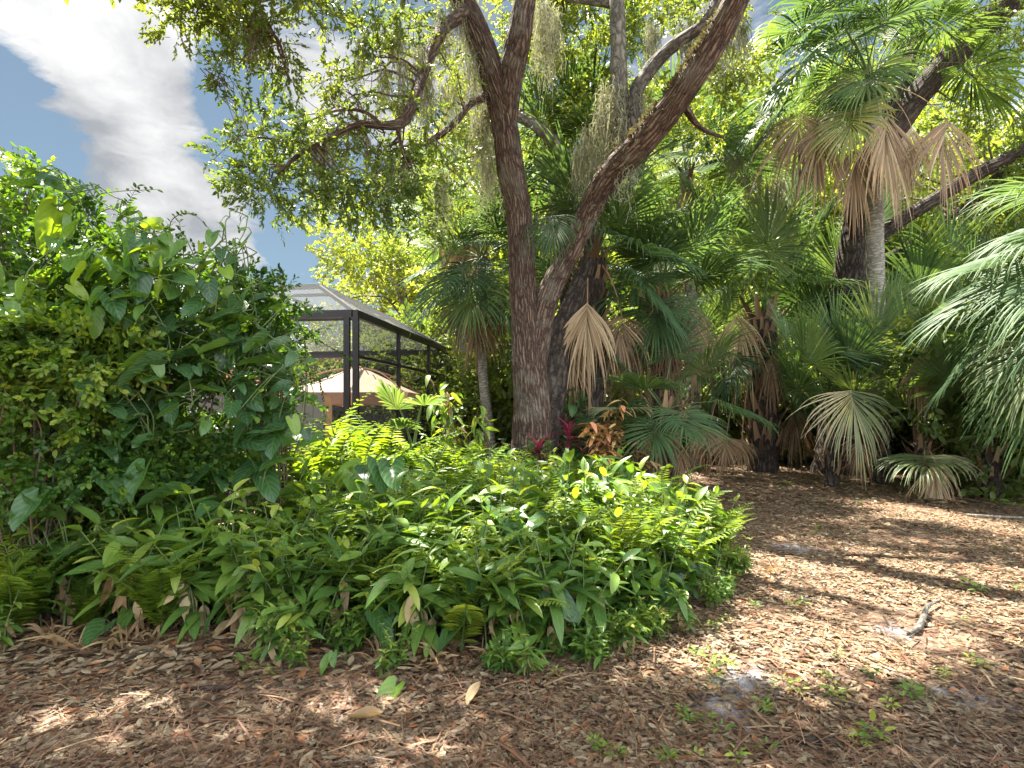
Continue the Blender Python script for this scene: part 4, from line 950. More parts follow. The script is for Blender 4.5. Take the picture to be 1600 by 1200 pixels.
def build_background():
    r = np.random.default_rng(9)
    A = bg_tree(101, 'background_tree', 'x', 12, 4.2, .20, 'bright', SPRIGB, 4200, low=.30)
    B = bg_tree(102, 'background_tree', 'x', 10, 3.6, .16, 'wood', SPRIGB, 4200, low=.25)
    Cc = bg_tree(103, 'background_tree', 'x', 14, 4.8, .24, 'bright', SPRIGB, 4600, 'barkd', low=.35)
    # labelled one by one: x pixel, distance, prototype, scale, label
    T = [(655, 27, A, 1.0, 'broad yellow green tree rising behind the pool enclosure'),
         (1145, 24, B, 1.3, 'grey trunked tree draped in moss between the oak limb and the tall palm'),
         (880, 25, A, 1.1, 'bright tree glowing behind the fork of the big oak'),
         (1010, 27, Cc, 1.0, 'sunlit tree behind the shaggy palms in the centre'),
         (1260, 27, Cc, 1.15, 'sunlit tree behind the stocky palm with leaf bases'),
         (1420, 24, A, 1.15, 'bright leafy tree behind the pale palm trunk'),
         (1560, 23, B, 1.2, 'leafy green tree behind the lower limbs of the leaning oak'),
         (1690, 20, A, 1.0, 'bright tree beyond the huge drooping palm fans at the right border'),
         (1500, 27, Cc, 1.1, 'tall tree deep in the wood behind the dark palmettos'),
         (1330, 30, A, 1.2, 'tree deep in the wood seen beside the dark leaning trunk'),
         (1120, 31, Cc, 1.1, 'tall tree deep in the wood behind the moss draped one'),
         (740, 29, B, 1.0, 'green tree behind the thin trunked palm'),
         (505, 37, B, .55, 'small round tree beyond the pool enclosure roof')]
    used = set()
    for px, D, proto, s, lab in T:
        x = (px - 800) / F * D
        if proto.name not in used:
            used.add(proto.name); o = proto; o.location = (x, D, 0); o.scale = (s,) * 3; o.rotation_euler = (0, 0, r.uniform(0, 6)); o['label'] = lab; o['group'] = 'trees of the wood behind the garden'
        else:
            dup(proto, (x, D, 0), r.uniform(0, 6), s, lab, 'trees of the wood behind the garden')
    # understorey shrubs (several look-alikes)
    lab = 'leafy understorey shrub filling the gaps between the palms'
    root = thing('understorey_shrub', lab, 'shrub', (0, 0, 0), 'understorey shrubs of the wood')
    m = MB(); f = MB(); sk = []
    for k in range(7):
        a = k * .9; e = np.array([cos(a) * .9, sin(a) * .9, r.uniform(1.2, 2.3)])
        S = spline([np.array([0, 0, -.05, .03]), np.array([e[0] * .4, e[1] * .4, e[2] * .55, .02]), np.array([*e, .008])], 10)
        m.tube(S[:, :3], S[:, 3], 6); fill(f, SPRIGB, e, (.85, .85, .75), 120, .38, 2, .2, 900 + k, (.15, 1.), (.6, 1.1))
    fill(f, SPRIGB, (0, 0, .7), (1.1, 1.1, .7), 220, .38, 2, .2, 950, (.1, .7), (.6, 1.1))
    m.build('stems', M['twig'], root); f.build('foliage', M['wood'], root)
    first = True
    spots = [(x, D) for x, D in [(575, 18), (610, 19), (645, 18.5), (540, 18.5), (500, 19), (690, 16), (735, 14.5), (800, 15.5), (865, 14), (930, 15), (985, 16.5), (1060, 17.5), (1110, 19), (1160, 17), (1215, 17), (1262, 16), (1330, 15.5), (1390, 15), (1450, 15.5), (1500, 14.5), (1555, 13.5), (1610, 12.5), (1660, 11), (1290, 19), (1400, 19), (1490, 20), (1590, 18), (1160, 22), (1050, 22), (950, 21), (845, 21), (1580, 10.5), (1640, 9.5)]]
    for x, D in spots:
        loc = ((x - 800) / F * D, D, 0); s = r.uniform(.85, 1.35)
        if first: root.location = loc; root.scale = (s,) * 3; first = False
        else: dup(root, loc, r.uniform(0, 6), s, sz=s * r.uniform(.8, 1.3))
    # far wood as one mass
    fm = MB()
    for k in range(46):
        x = -6 + k * 1.3 + r.normal(0, .5); y = r.uniform(33, 46)
        fill(fm, SPRIGF, (x, y, r.uniform(1.5, 9)), (3.2, 2.2, 3.0), 130, .36, .5, .1, 3000 + k, (.2, 1.), (.8, 1.5))
        fill(fm, SPRIGF, (x, y, 1.6), (2.4, 2.0, 2.0), 60, .3, .5, .1, 4000 + k, (.1, .8), (.8, 1.4))
    o = fm.build('far_wood', M['wood']); tag(o, 'far wood closing the view behind palms and trees', 'wood', kind='stuff')
build_background()

# ------------------------------------------------------------------ pool enclosure, canopy, house, fence
def build_enclosure():
    A = np.array([-2.69, 9.8]); B = np.array([-1.74, 16.3]); d = (B - A) / np.linalg.norm(B - A)
    base = (A[0], A[1], 0); H = 3.1
    root = thing('pool_enclosure', 'dark framed screened pool enclosure with a sloping mesh roof', 'pool enclosure', base)
    g = lambda s, w, z: np.array([d[0] * s - d[1] * w, d[1] * s + d[0] * w, z])      # s along the long side, w to the left
    Ln = np.linalg.norm(B - A); W = 8.5; ins = 1.35; up = .85
    def part(name, segs, w=.06, h=.11, mat='alu', zz=0):
        m = MB()
        for p, q in segs: m.bar(p, q, w, h)
        return m.build(name, M[mat], root, False)
    posts = [(0, 0), (2.15, 0), (4.35, 0), (Ln, 0), (Ln, 2.8), (Ln, 5.6), (Ln, W)] + [(0, .16)] + [(0, w) for w in (2.6, 5.2, W)] + [(s, W) for s in (2.15, 4.35)]
    for s, w in posts: part('post', [(g(s, w, 0.04), g(s, w, H))], .10 if (s, w) in ((0, 0), (0, .16)) else .075, .10 if (s, w) in ((0, 0), (0, .16)) else .075)
    for nm, z in (('top_beam', H + .05), ('rail', 2.42), ('rail', .95)):
        e = .04 if nm == 'rail' else 0
        part(nm, [(g(-.03, 0, z), g(Ln + .03, 0, z))], .05 if e else .09, .055 if e else .13)
        part(nm, [(g(0, .06, z + .004), g(0, W, z + .004))], .05 if e else .09, .055 if e else .13)
        part(nm, [(g(Ln, .06, z + .004), g(Ln, W, z + .004))], .05 if e else .09, .055 if e else .13)
        part(nm, [(g(0.06, W, z + .008), g(Ln - .06, W, z + .008))], .05 if e else .09, .055 if e else .13)
    zt = H + up
    i0, i1, w0, w1 = ins, Ln - ins, ins, W - ins
    for a, b in (((i0, w0), (i1, w0)), ((i0, w0), (i0, w1)), ((i1, w0), (i1, w1)), ((i0, w1), (i1, w1))): part('roof_beam', [(g(*a, zt), g(*b, zt + .003))], .06, .09)
    for a, b in (((0, 0), (i0, w0)), ((Ln, 0), (i1, w0)), ((0, W), (i0, w1)), ((Ln, W), (i1, w1)), ((2.15, 0), (2.15, w0)), ((4.35, 0), (4.35, w0)), ((0, 2.6), (i0, 2.6)), ((0, 5.2), (i0, 5.2))): part('rafter', [(g(*a, H + .07), g(*b, zt))], .05, .07)
    for a, b in (((2.15, w0), (2.15, w1)), ((4.35, w0), (4.35, w1)), ((i0, 2.6), (i1, 2.6)), ((i0, 5.2), (i1, 5.2))): part('purlin', [(g(*a, zt + .006), g(*b, zt + .006))], .045, .06)
    part('brace', [(g(Ln - .05, 1.0, H), g(Ln - .05, 2.7, .9))], .04, .04); part('brace', [(g(Ln - .05, 5.5, H), g(Ln - .05, 3.2, 1.1))], .04, .04)
    def panel(name, quads, mat):
        m = MB()
        for q in quads: m.add(q, [(0, 1, 2, 3)])
        return m.build(name, M[mat], root, False)
    panel('screen_panel', [[g(.02, -.008, .1), g(Ln, -.008, .1), g(Ln, -.008, H), g(.02, -.008, H)]], 'screen')
    panel('screen_panel', [[g(-.008, .1, .1), g(-.008, W, .1), g(-.008, W, H), g(-.008, .1, H)]], 'screen')
    panel('screen_panel', [[g(Ln, .1, .1), g(Ln, W, .1), g(Ln, W, H), g(Ln, .1, H)]], 'screen')
    h0 = H + .12
    panel('roof_screen', [[g(0, 0, h0), g(Ln, 0, h0), g(i1, w0, zt + .06), g(i0, w0, zt + .06)]], 'roofscreen')
    panel('roof_screen', [[g(0, 0, h0), g(i0, w0, zt + .06), g(i0, w1, zt + .06), g(0, W, h0)]], 'roofscreen')
    panel('roof_screen', [[g(Ln, 0, h0), g(Ln, W, h0), g(i1, w1, zt + .06), g(i1, w0, zt + .06)]], 'roofscreen')
    panel('roof_screen', [[g(i0, w0, zt + .06), g(i1, w0, zt + .06), g(i1, w1, zt + .06), g(i0, w1, zt + .06)]], 'roofscreen')
    m = MB(); m.box((0, 0, 0), (1, 1, 1)); V = m.V[0].copy(); m = MB()
    W8 = np.array([g(v[0] * (Ln + .2) - .1, v[1] * (W + .2) - .1, v[2] * .05) for v in V]); m.add(W8, [(0, 3, 2, 1), (4, 5, 6, 7), (0, 1, 5, 4), (1, 2, 6, 5), (2, 3, 7, 6), (3, 0, 4, 7)])
    m.build('deck_slab', M['stone'], root, False)
    # dark side panels low down (privacy screen)
    m = MB()
    for s0, s1 in ((.08, 2.1), (2.2, 4.3), (4.4, Ln - .05)): m.bar(g(s0, .03, .5), g(s1, .03, .5), .012, .86)
    m.build('kick_panel', M['alu'], root, False)
    m = MB(); m.bar(g(Ln - .03, .1, .9), g(Ln - .03, W - .1, .9), .012, 1.7); m.build('privacy_panel', M['alu'], root, False)
    m = MB(); m.bar(g(.1, W - .03, .9), g(Ln - .1, W - .03, .9), .012, 1.7); m.build('privacy_panel', M['alu'], root, False)
    # tan garden canopy inside
    c = at(560, 618, 12.6); b = np.array([c[0], c[1], 0.05])
    gz = thing('garden_canopy', 'beige fabric garden canopy with tan valance inside the pool enclosure', 'canopy', b)
    hw, hd, ze, zp = 1.30, 1.2, 1.84 - .05, 2.48 - .05
    m = MB(); n = 13
    u = np.linspace(-1, 1, n); X, Y = np.meshgrid(u, u)
    q = np.maximum(np.abs(X), np.abs(Y)); Z = ze + (zp - ze) * (1 - q) ** 1.15 - .05 * (1 - np.abs(np.abs(X) - np.abs(Y))) * 0 + .03 * np.sin(5 * X) * q * (1 - q)
    i = np.arange(n - 1)[:, None]; j = np.arange(n - 1)[None]
    Q = np.stack(np.broadcast_arrays(i * n + j, i * n + j + 1, (i + 1) * n + j + 1, (i + 1) * n + j), -1).reshape(-1, 4)
    V = np.stack([X * hw, Y * hd, Z], -1).reshape(-1, 3); m.add(V, Q, None, V); m.build('canopy_top', M['canvas'], gz)
    m = MB()
    per = [(-1, -1), (1, -1), (1, 1), (-1, 1)]
    for k in range(4):
        (x0, y0), (x1, y1) = per[k], per[(k + 1) % 4]
        t = np.linspace(0, 1, 20); P = np.stack([(x0 + (x1 - x0) * t) * hw * 1.01, (y0 + (y1 - y0) * t) * hd * 1.01], -1)
        lo = np.stack([P[:, 0], P[:, 1], ze - .24 + .02 * np.sin(t * 30)], -1); hi = np.stack([P[:, 0], P[:, 1], np.full(20, ze + .01)], -1)
        V = np.stack([lo, hi], 1).reshape(-1, 3); m.add(V, [(2 * a, 2 * a + 2, 2 * a + 3, 2 * a + 1) for a in range(19)], None, V)
    m.build('valance', M['valance'], gz)
    for x, y in per:
        m = MB(); m.bar((x * hw * .96, y * hd * .96, 0), (x * hw * .96, y * hd * .96, ze), .06, .06); m.build('leg', M['alu'], gz, False)
    for k in range(4):
        x, y = per[k]; m = MB(); m.tube(spline([(x * hw * .95, y * hd * .95, ze), (x * hw * .5, y * hd * .5, ze + .42), (0, 0, zp - .03)], 10), .015, 6); m.build('rib', M['fpost'], gz)
build_enclosure()

def build_house():
    root = thing('house', 'stucco house with terracotta tiled roof behind the pool enclosure', 'house', (-4.0, 24, 0))
    m = MB(); m.box((-10, 0, 0), (5.2, 7, 2.7)); m.build('wall', M['stucco'], root, False)
    m = MB(); V = np.array([(-10.5, -.6, 2.6), (5.7, -.6, 2.6), (5.7, 7.6, 2.6), (-10.5, 7.6, 2.6), (-7, 3.5, 4.3), (2.2, 3.5, 4.3)])
    m.add(V, [(0, 1, 5, 4), (2, 3, 4, 5), (0, 3, 2, 1)], [(1, 2, 5), (3, 0, 4)], V)
    rf = m.build('roof', M['tile'], root, False)
    m = MB()
    for k in range(64):
        t = k / 63; x = -10.3 + 15.8 * t; a = np.array([x, -.62, 2.62]); b = np.array([min(max(-7 + (x + 10.5) / 16.2 * 9.2, -7), 2.2), 3.5, 4.34])
        m.tube([a, (a + b) / 2, b], .06, 5, cap=False)
    m.build('tile_ridge', M['tile'], rf)
    for x in (-7.5, -3.5, 1.2, 3.6):
        m = MB(); m.box((x - .7, -.06, .9), (x + .7, .02, 2.1)); w = m.build('window', M['white'], root, False)
        m = MB(); m.box((x - .62, -.075, .98), (x + .62, -.06, 2.02)); m.build('pane', M['glass'], w, False)
    m = MB(); m.box((-1.6, -.06, 0), (-.6, .02, 2.1)); dr = m.build('door', M['white'], root, False)
    m = MB(); m.box((-.72, -.12, .95), (-.68, -.06, 1.10)); m.build('handle', M['alu'], dr, False)
build_house()

def build_fence():
    root = thing('wooden_fence', 'weathered grey board fence half hidden behind the vines', 'fence', (-7.5, 8.2, 0))
    r = np.random.default_rng(1)
    x = 0; m = MB()
    while x < 4.75:
        h = 1.72 + r.normal(0, .012); m.box((x, -.012, .05), (x + .135, .012, h)); m.box((x + .04, -.013, h), (x + .095, .011, h + .03)); x += .145
    m.build('board_panel', M['fence'], root, False)
    m = MB(); m.box((0, .014, .4), (4.8, .07, .49)); m.box((0, .014, 1.35), (4.8, .07, 1.44)); m.build('rail', M['fence'], root, False)
    for xx in (0, 1.6, 3.2, 4.82):
        m = MB(); m.box((xx - .04, .072, 0), (xx + .04, .15, 1.68)); m.build('post', M['fpost'], root, False)
build_fence()

# ------------------------------------------------------------------ left hedge and climbing vines
def build_hedge():
    r = np.random.default_rng(21)
    def shrub(label, base, clumps, seed, shoots=(), tone=(.1, .85)):
        b = np.array([*base, 0.]); root = thing('hedge_shrub', label, 'shrub', b, 'shrubs of the overgrown hedge')
        f = MB(); st = MB()
        for i, (px, py, D, rx, ry, rD, n) in enumerate(clumps):
            c = at(px, py, D) - b
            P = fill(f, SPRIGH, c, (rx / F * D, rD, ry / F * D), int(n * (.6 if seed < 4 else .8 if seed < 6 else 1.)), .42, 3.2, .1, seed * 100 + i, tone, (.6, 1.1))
            for q in r.integers(0, len(P), 9 if seed < 6 else 2):
                p = P[q]; S = spline([(r.normal(0, .12), r.normal(0, .1), 0), p * np.array([.45, .45, .5]) + r.normal(0, .08, 3), p * .85 + r.normal(0, .06, 3), p], 14)
                st.tube(S, np.linspace(.011, .003, 14), 5, cap=False)
        for k, pts in enumerate(shoots):
            Q = np.array([at(*p) - b for p in pts]); S = spline(Q, 26)
            st.tube(S, np.linspace(.006, .0018, 26), 4, cap=False)
            t = np.linspace(6, 25, 22).astype(int); tg = np.gradient(S, axis=0)
            for sgn in (-1, 1):
                sd = nrm(np.cross(tg[t], (0, .3, 1))) * sgn
                d = nrm(sd + nrm(tg[t]) * .7 + r.normal(0, .2, (22, 3)))
                keep = r.uniform(size=22) < .75
                f.scatter(leaf6(.5), (frames(d, r.normal(0, .6, 22)) * r.uniform(.035, .055, 22)[:, None, None])[keep], S[t][keep], r.uniform(.05, .4, 22)[keep])
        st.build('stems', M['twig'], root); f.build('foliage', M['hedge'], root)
    shrub('tall small leaved hedge shrub rising highest at the left border', at(20, 900, 4.5)[:2], [(20, 345, 4.6, 80, 60, .6, 190), (50, 310, 4.6, 60, 40, .4, 60), (10, 270, 4.6, 40, 40, .4, 50), (120, 410, 4.6, 110, 75, .7, 360), (40, 450, 4.5, 110, 90, .7, 620), (60, 560, 4.3, 120, 80, .8, 640), (110, 660, 4.5, 140, 80, .8, 620), (60, 740, 4.2, 110, 50, .5, 300), (170, 735, 4.3, 90, 50, .5, 260), (10, 690, 4.6, 100, 90, .8, 360)], 1,
          [[(40, 330, 4.5), (60, 280, 4.45), (50, 240, 4.4), (20, 228, 4.4)], [(60, 330, 4.5), (90, 270, 4.4), (100, 300, 4.3), (130, 330, 4.3)], [(20, 320, 4.4), (40, 250, 4.4), (-20, 245, 4.4)], [(130, 360, 4.4), (150, 310, 4.4), (175, 300, 4.35), (245, 296, 4.3)], [(130, 360, 4.4), (160, 330, 4.4), (195, 320, 4.35), (215, 290, 4.3)]])
    shrub('small leaved hedge shrub in the middle carrying most of the heart leaved vine', at(220, 900, 4.9)[:2], [(200, 435, 4.9, 90, 62, .6, 300), (260, 455, 4.9, 100, 62, .7, 380), (200, 540, 4.7, 110, 70, .8, 520), (300, 540, 5.0, 90, 60, .6, 420), (210, 640, 4.9, 60, 80, .7, 300), (240, 715, 4.6, 110, 45, .5, 320), (330, 720, 4.9, 80, 45, .5, 220), (150, 400, 5.0, 60, 50, .5, 160)], 2,
          [[(270, 440, 4.8), (265, 390, 4.7), (268, 345, 4.6), (300, 334, 4.55), (335, 366, 4.5)], [(290, 440, 4.8), (285, 380, 4.7), (280, 345, 4.6)], [(170, 420, 4.8), (190, 370, 4.7), (230, 350, 4.6), (260, 356, 4.6)], [(330, 430, 4.8), (345, 395, 4.7), (370, 380, 4.6), (395, 405, 4.6)]], (.05, .6))
    shrub('twiggy brownish green hedge shrub at the corner next to the pool enclosure', at(430, 850, 5.8)[:2], [(375, 480, 5.6, 70, 50, .5, 340), (425, 490, 5.8, 40, 45, .4, 150), (450, 530, 5.8, 34, 45, .4, 70), (395, 560, 5.6, 55, 70, .5, 250), (365, 620, 5.6, 50, 70, .5, 240), (370, 460, 5.6, 60, 40, .4, 160), (430, 640, 5.8, 40, 40, .4, 60), (350, 690, 5.6, 70, 50, .5, 260)], 3,
          [[(430, 520, 5.6), (470, 520, 5.5), (520, 545, 5.4), (545, 560, 5.4)], [(440, 540, 5.6), (480, 570, 5.5), (500, 600, 5.4), (510, 640, 5.4)], [(440, 460, 5.6), (438, 430, 5.5), (435, 415, 5.5)], [(430, 600, 5.6), (470, 600, 5.5), (520, 590, 5.4)], [(410, 470, 5.6), (400, 430, 5.5), (415, 425, 5.5)]], (.1, .7))
    shrub('shaded hedge shrub low behind the bed at the left', at(100, 900, 5.6)[:2], [(60, 600, 5.8, 160, 120, .4, 700), (200, 620, 5.9, 90, 90, .4, 300), (0, 400, 5.6, 120, 120, .4, 500), (100, 740, 5.3, 200, 60, .5, 500)], 4, (), (.0, .3))  # backing leaves, shade of the hedge interior put into their dark tone
    shrub('small leaved shrub with painted sunlit leaf tone bulging out of the hedge at the left border', at(60, 900, 4.1)[:2], [(50, 515, 4.05, 95, 42, .4, 210), (150, 550, 4.0, 70, 36, .35, 130), (30, 590, 4.0, 90, 45, .35, 180), (120, 620, 4.05, 80, 40, .35, 120), (10, 460, 4.1, 60, 40, .35, 90)], 6, (), (.55, 1.))  # sunlit part of the hedge, sunlight put into the brighter leaf tone
    # big heart shaped leaves, in vines
    def vine(label, leaves, seed, size=1.0, D0=3.72, cat='vine'):
        rr = np.random.default_rng(seed)
        b = at(leaves[0][0], 900, D0 + .4); b[2] = 0
        root = thing('heart_leaf_vine', label, cat, b, 'heart leaved vines')
        f = MB(); st = MB(); prev = None
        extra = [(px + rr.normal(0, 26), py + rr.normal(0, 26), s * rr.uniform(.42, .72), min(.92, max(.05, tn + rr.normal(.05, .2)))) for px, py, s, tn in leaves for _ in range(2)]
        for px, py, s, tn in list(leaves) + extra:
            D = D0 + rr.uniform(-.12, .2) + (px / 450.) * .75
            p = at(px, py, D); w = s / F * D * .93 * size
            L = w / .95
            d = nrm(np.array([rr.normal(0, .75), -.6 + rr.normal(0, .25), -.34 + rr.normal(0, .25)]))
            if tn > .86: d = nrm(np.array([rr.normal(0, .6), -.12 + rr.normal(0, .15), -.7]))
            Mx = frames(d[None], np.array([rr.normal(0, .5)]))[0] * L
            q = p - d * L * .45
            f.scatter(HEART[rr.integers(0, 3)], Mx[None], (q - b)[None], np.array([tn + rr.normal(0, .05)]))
            a = q - b; back = a + np.array([rr.normal(0, .03), .14, .02 + rr.normal(0, .05)])
            st.tube(spline([a, (a + back) / 2 + (0, 0, .03), back], 6), .003, 4, cap=False)
            if prev is not None and np.linalg.norm(prev - back) < .9:
                st.tube(spline([prev, (prev + back) / 2 + rr.normal(0, .04, 3), back], 9), .0045, 5, cap=False)
            prev = back
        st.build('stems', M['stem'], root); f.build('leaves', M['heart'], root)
    vine('vine with sun glowing yellow green heart leaves at the left', [(75, 358, 66, .96), (100, 352, 44, .9), (30, 460, 46, .97), (62, 478, 62, .97), (112, 512, 46, .98), (135, 520, 62, .99), (190, 540, 56, .95), (224, 575, 46, .93), (52, 500, 50, .9), (88, 480, 50, .5), (150, 505, 36, .9), (20, 490, 40, .9)], 1, 1.1)  # glow of the sun behind these leaves put into their yellow tone
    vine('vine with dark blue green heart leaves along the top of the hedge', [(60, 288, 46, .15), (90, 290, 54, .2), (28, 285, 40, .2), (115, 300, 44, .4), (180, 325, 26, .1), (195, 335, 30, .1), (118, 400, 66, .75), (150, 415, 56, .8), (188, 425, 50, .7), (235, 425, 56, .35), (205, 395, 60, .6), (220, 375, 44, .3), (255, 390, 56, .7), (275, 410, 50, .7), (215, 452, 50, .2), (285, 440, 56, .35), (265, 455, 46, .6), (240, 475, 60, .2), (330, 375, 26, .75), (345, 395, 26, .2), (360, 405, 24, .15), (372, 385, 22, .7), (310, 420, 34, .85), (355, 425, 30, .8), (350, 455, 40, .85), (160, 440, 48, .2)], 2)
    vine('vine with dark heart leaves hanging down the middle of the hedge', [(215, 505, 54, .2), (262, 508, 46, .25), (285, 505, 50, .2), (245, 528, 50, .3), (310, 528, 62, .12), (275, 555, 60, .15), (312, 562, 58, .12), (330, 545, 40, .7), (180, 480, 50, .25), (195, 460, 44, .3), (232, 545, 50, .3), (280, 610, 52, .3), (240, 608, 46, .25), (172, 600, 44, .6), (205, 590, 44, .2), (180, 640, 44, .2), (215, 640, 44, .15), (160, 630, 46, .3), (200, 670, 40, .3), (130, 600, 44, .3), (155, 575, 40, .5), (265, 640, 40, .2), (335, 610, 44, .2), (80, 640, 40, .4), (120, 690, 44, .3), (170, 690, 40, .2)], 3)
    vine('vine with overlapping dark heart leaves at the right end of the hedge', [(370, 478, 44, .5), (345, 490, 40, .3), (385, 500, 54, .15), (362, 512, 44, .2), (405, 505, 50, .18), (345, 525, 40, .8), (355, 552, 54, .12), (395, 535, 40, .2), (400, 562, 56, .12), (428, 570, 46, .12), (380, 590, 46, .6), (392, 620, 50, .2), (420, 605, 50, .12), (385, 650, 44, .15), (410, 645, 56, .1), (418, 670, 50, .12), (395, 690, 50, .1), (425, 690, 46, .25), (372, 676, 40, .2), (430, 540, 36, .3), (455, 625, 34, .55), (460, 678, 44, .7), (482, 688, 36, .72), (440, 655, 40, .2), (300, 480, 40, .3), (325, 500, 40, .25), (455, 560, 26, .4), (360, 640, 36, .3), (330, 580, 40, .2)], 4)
build_hedge()

# ------------------------------------------------------------------ plants of the bed
def t_ginger(seed, canes=4, H=.62):
    r = np.random.default_rng(seed); f = MB(); s = MB(); dd = MB()
    for c in range(canes):
        a = r.uniform(0, 2 * pi); lean = r.uniform(.1, .42); h = H * r.uniform(.7, 1.15)
        S = spline([(0, 0, 0), (cos(a) * lean * .3 * h, sin(a) * lean * .3 * h, h * .55), (cos(a) * lean * 1.1 * h, sin(a) * lean * 1.1 * h, h)], 14)
        S = S + np.array([r.normal(0, .05), r.normal(0, .05), 0])
        s.tube(S, np.linspace(.007, .003, 14), 5, cap=False)
        n = int(r.integers(8, 12)); ph = r.uniform(0, 6)
        for k in range(n):
            t = .28 + .72 * k / (n - 1); p = S[int(t * 13)]
            az = ph + k * 2.5 + r.normal(0, .3); el = r.normal(.25, .25) + (.5 if k == n - 1 else 0)
            d = np.array([cos(az) * cos(el), sin(az) * cos(el), sin(el)])
            L = r.uniform(.12, .235) * (1 - .25 * (k == n - 1)) * (.75 + .5 * (1 - abs(t - .6)))
            f.scatter(LANCE[r.integers(0, 3)], (frames(d[None], r.normal(0, .3, 1)) * L), p[None], r.normal(.30 + .35 * t, .2, 1).clip(0, 1))
        for q in range(2):
            az = r.uniform(0, 6.28); p = S[int(r.integers(3, 8))]; d = np.array([cos(az), sin(az), -1.6])
            dd.scatter(LANCE[2], frames(nrm(d)[None], r.normal(0, .8, 1)) * r.uniform(.13, .22), p[None], r.uniform(.3, 1, 1))
    return f, s, dd
def t_herb(seed, stems=12, H=.5):
    r = np.random.default_rng(seed); f = MB(); s = MB()
    for c in range(stems):
        a = r.uniform(0, 2 * pi); lean = r.uniform(.1, .55); h = H * r.uniform(.45, 1.15)
        S = spline([(0, 0, 0), (cos(a) * lean * .35 * h, sin(a) * lean * .35 * h, h * .5), (cos(a) * lean * h, sin(a) * lean * h, h)], 12) + np.array([r.normal(0, .07), r.normal(0, .07), 0])
        s.tube(S, np.linspace(.005, .002, 12), 4, cap=False)
        n = int(r.integers(5, 8)); ph = r.uniform(0, 6)
        for k in range(n):
            t = .3 + .7 * k / (n - 1); p = S[int(t * 11)]
            for o in (0, pi):
                az = ph + (k % 2) * pi / 2 + o + r.normal(0, .25); el = r.normal(.15 + .5 * (k == n - 1), .3)
                d = np.array([cos(az) * cos(el), sin(az) * cos(el), sin(el)]); L = r.uniform(.065, .135) * (.7 + .4 * sin(pi * t))
                f.scatter(OVATE[r.integers(0, 2)], frames(d[None], r.normal(0, .3, 1)) * L, p[None], r.normal(.15 + .55 * t, .17, 1).clip(0, 1))
    return f, s
def t_fern(seed, n=10, L=.7, e0=75):
    r = np.random.default_rng(seed); f = MB(); s = MB()
    for c in range(n):
        az = c * 2 * pi / n + r.normal(0, .25); l = L * r.uniform(.65, 1.1); e = R(e0 + r.normal(0, 9)); P = [np.zeros(3)]
        m = 30
        for k in range(m):
            e -= (R(95) / m) * (k / m) * r.uniform(1.0, 1.6)
            P.append(P[-1] + np.array([cos(az) * cos(e), sin(az) * cos(e), sin(e)]) * l / m)
        P = np.array(P); tg = nrm(np.gradient(P, axis=0))
        s.tube(P[::3], np.linspace(.0035, .001, len(P[::3])), 4, cap=False)
        t = np.arange(4, m + 1); prof = np.sin(np.clip(t / m, 0, 1) ** .7 * pi * .97) * .12 * L / .7 + .008
        tn = np.clip(r.normal(.5, .18) + r.normal(0, .06, len(t)), 0, 1)
        for sg in (-1, 1):
            sd = nrm(np.cross(tg[t], (0, 0, 1.)) * sg + tg[t] * .35 + r.normal(0, .06, (len(t), 3)) - np.array([0, 0, .15]))
            f.scatter(leaf6(.22, .25), frames(sd, r.normal(0, .15, len(t))) * prof[:, None, None], P[t], tn)
    return f, s

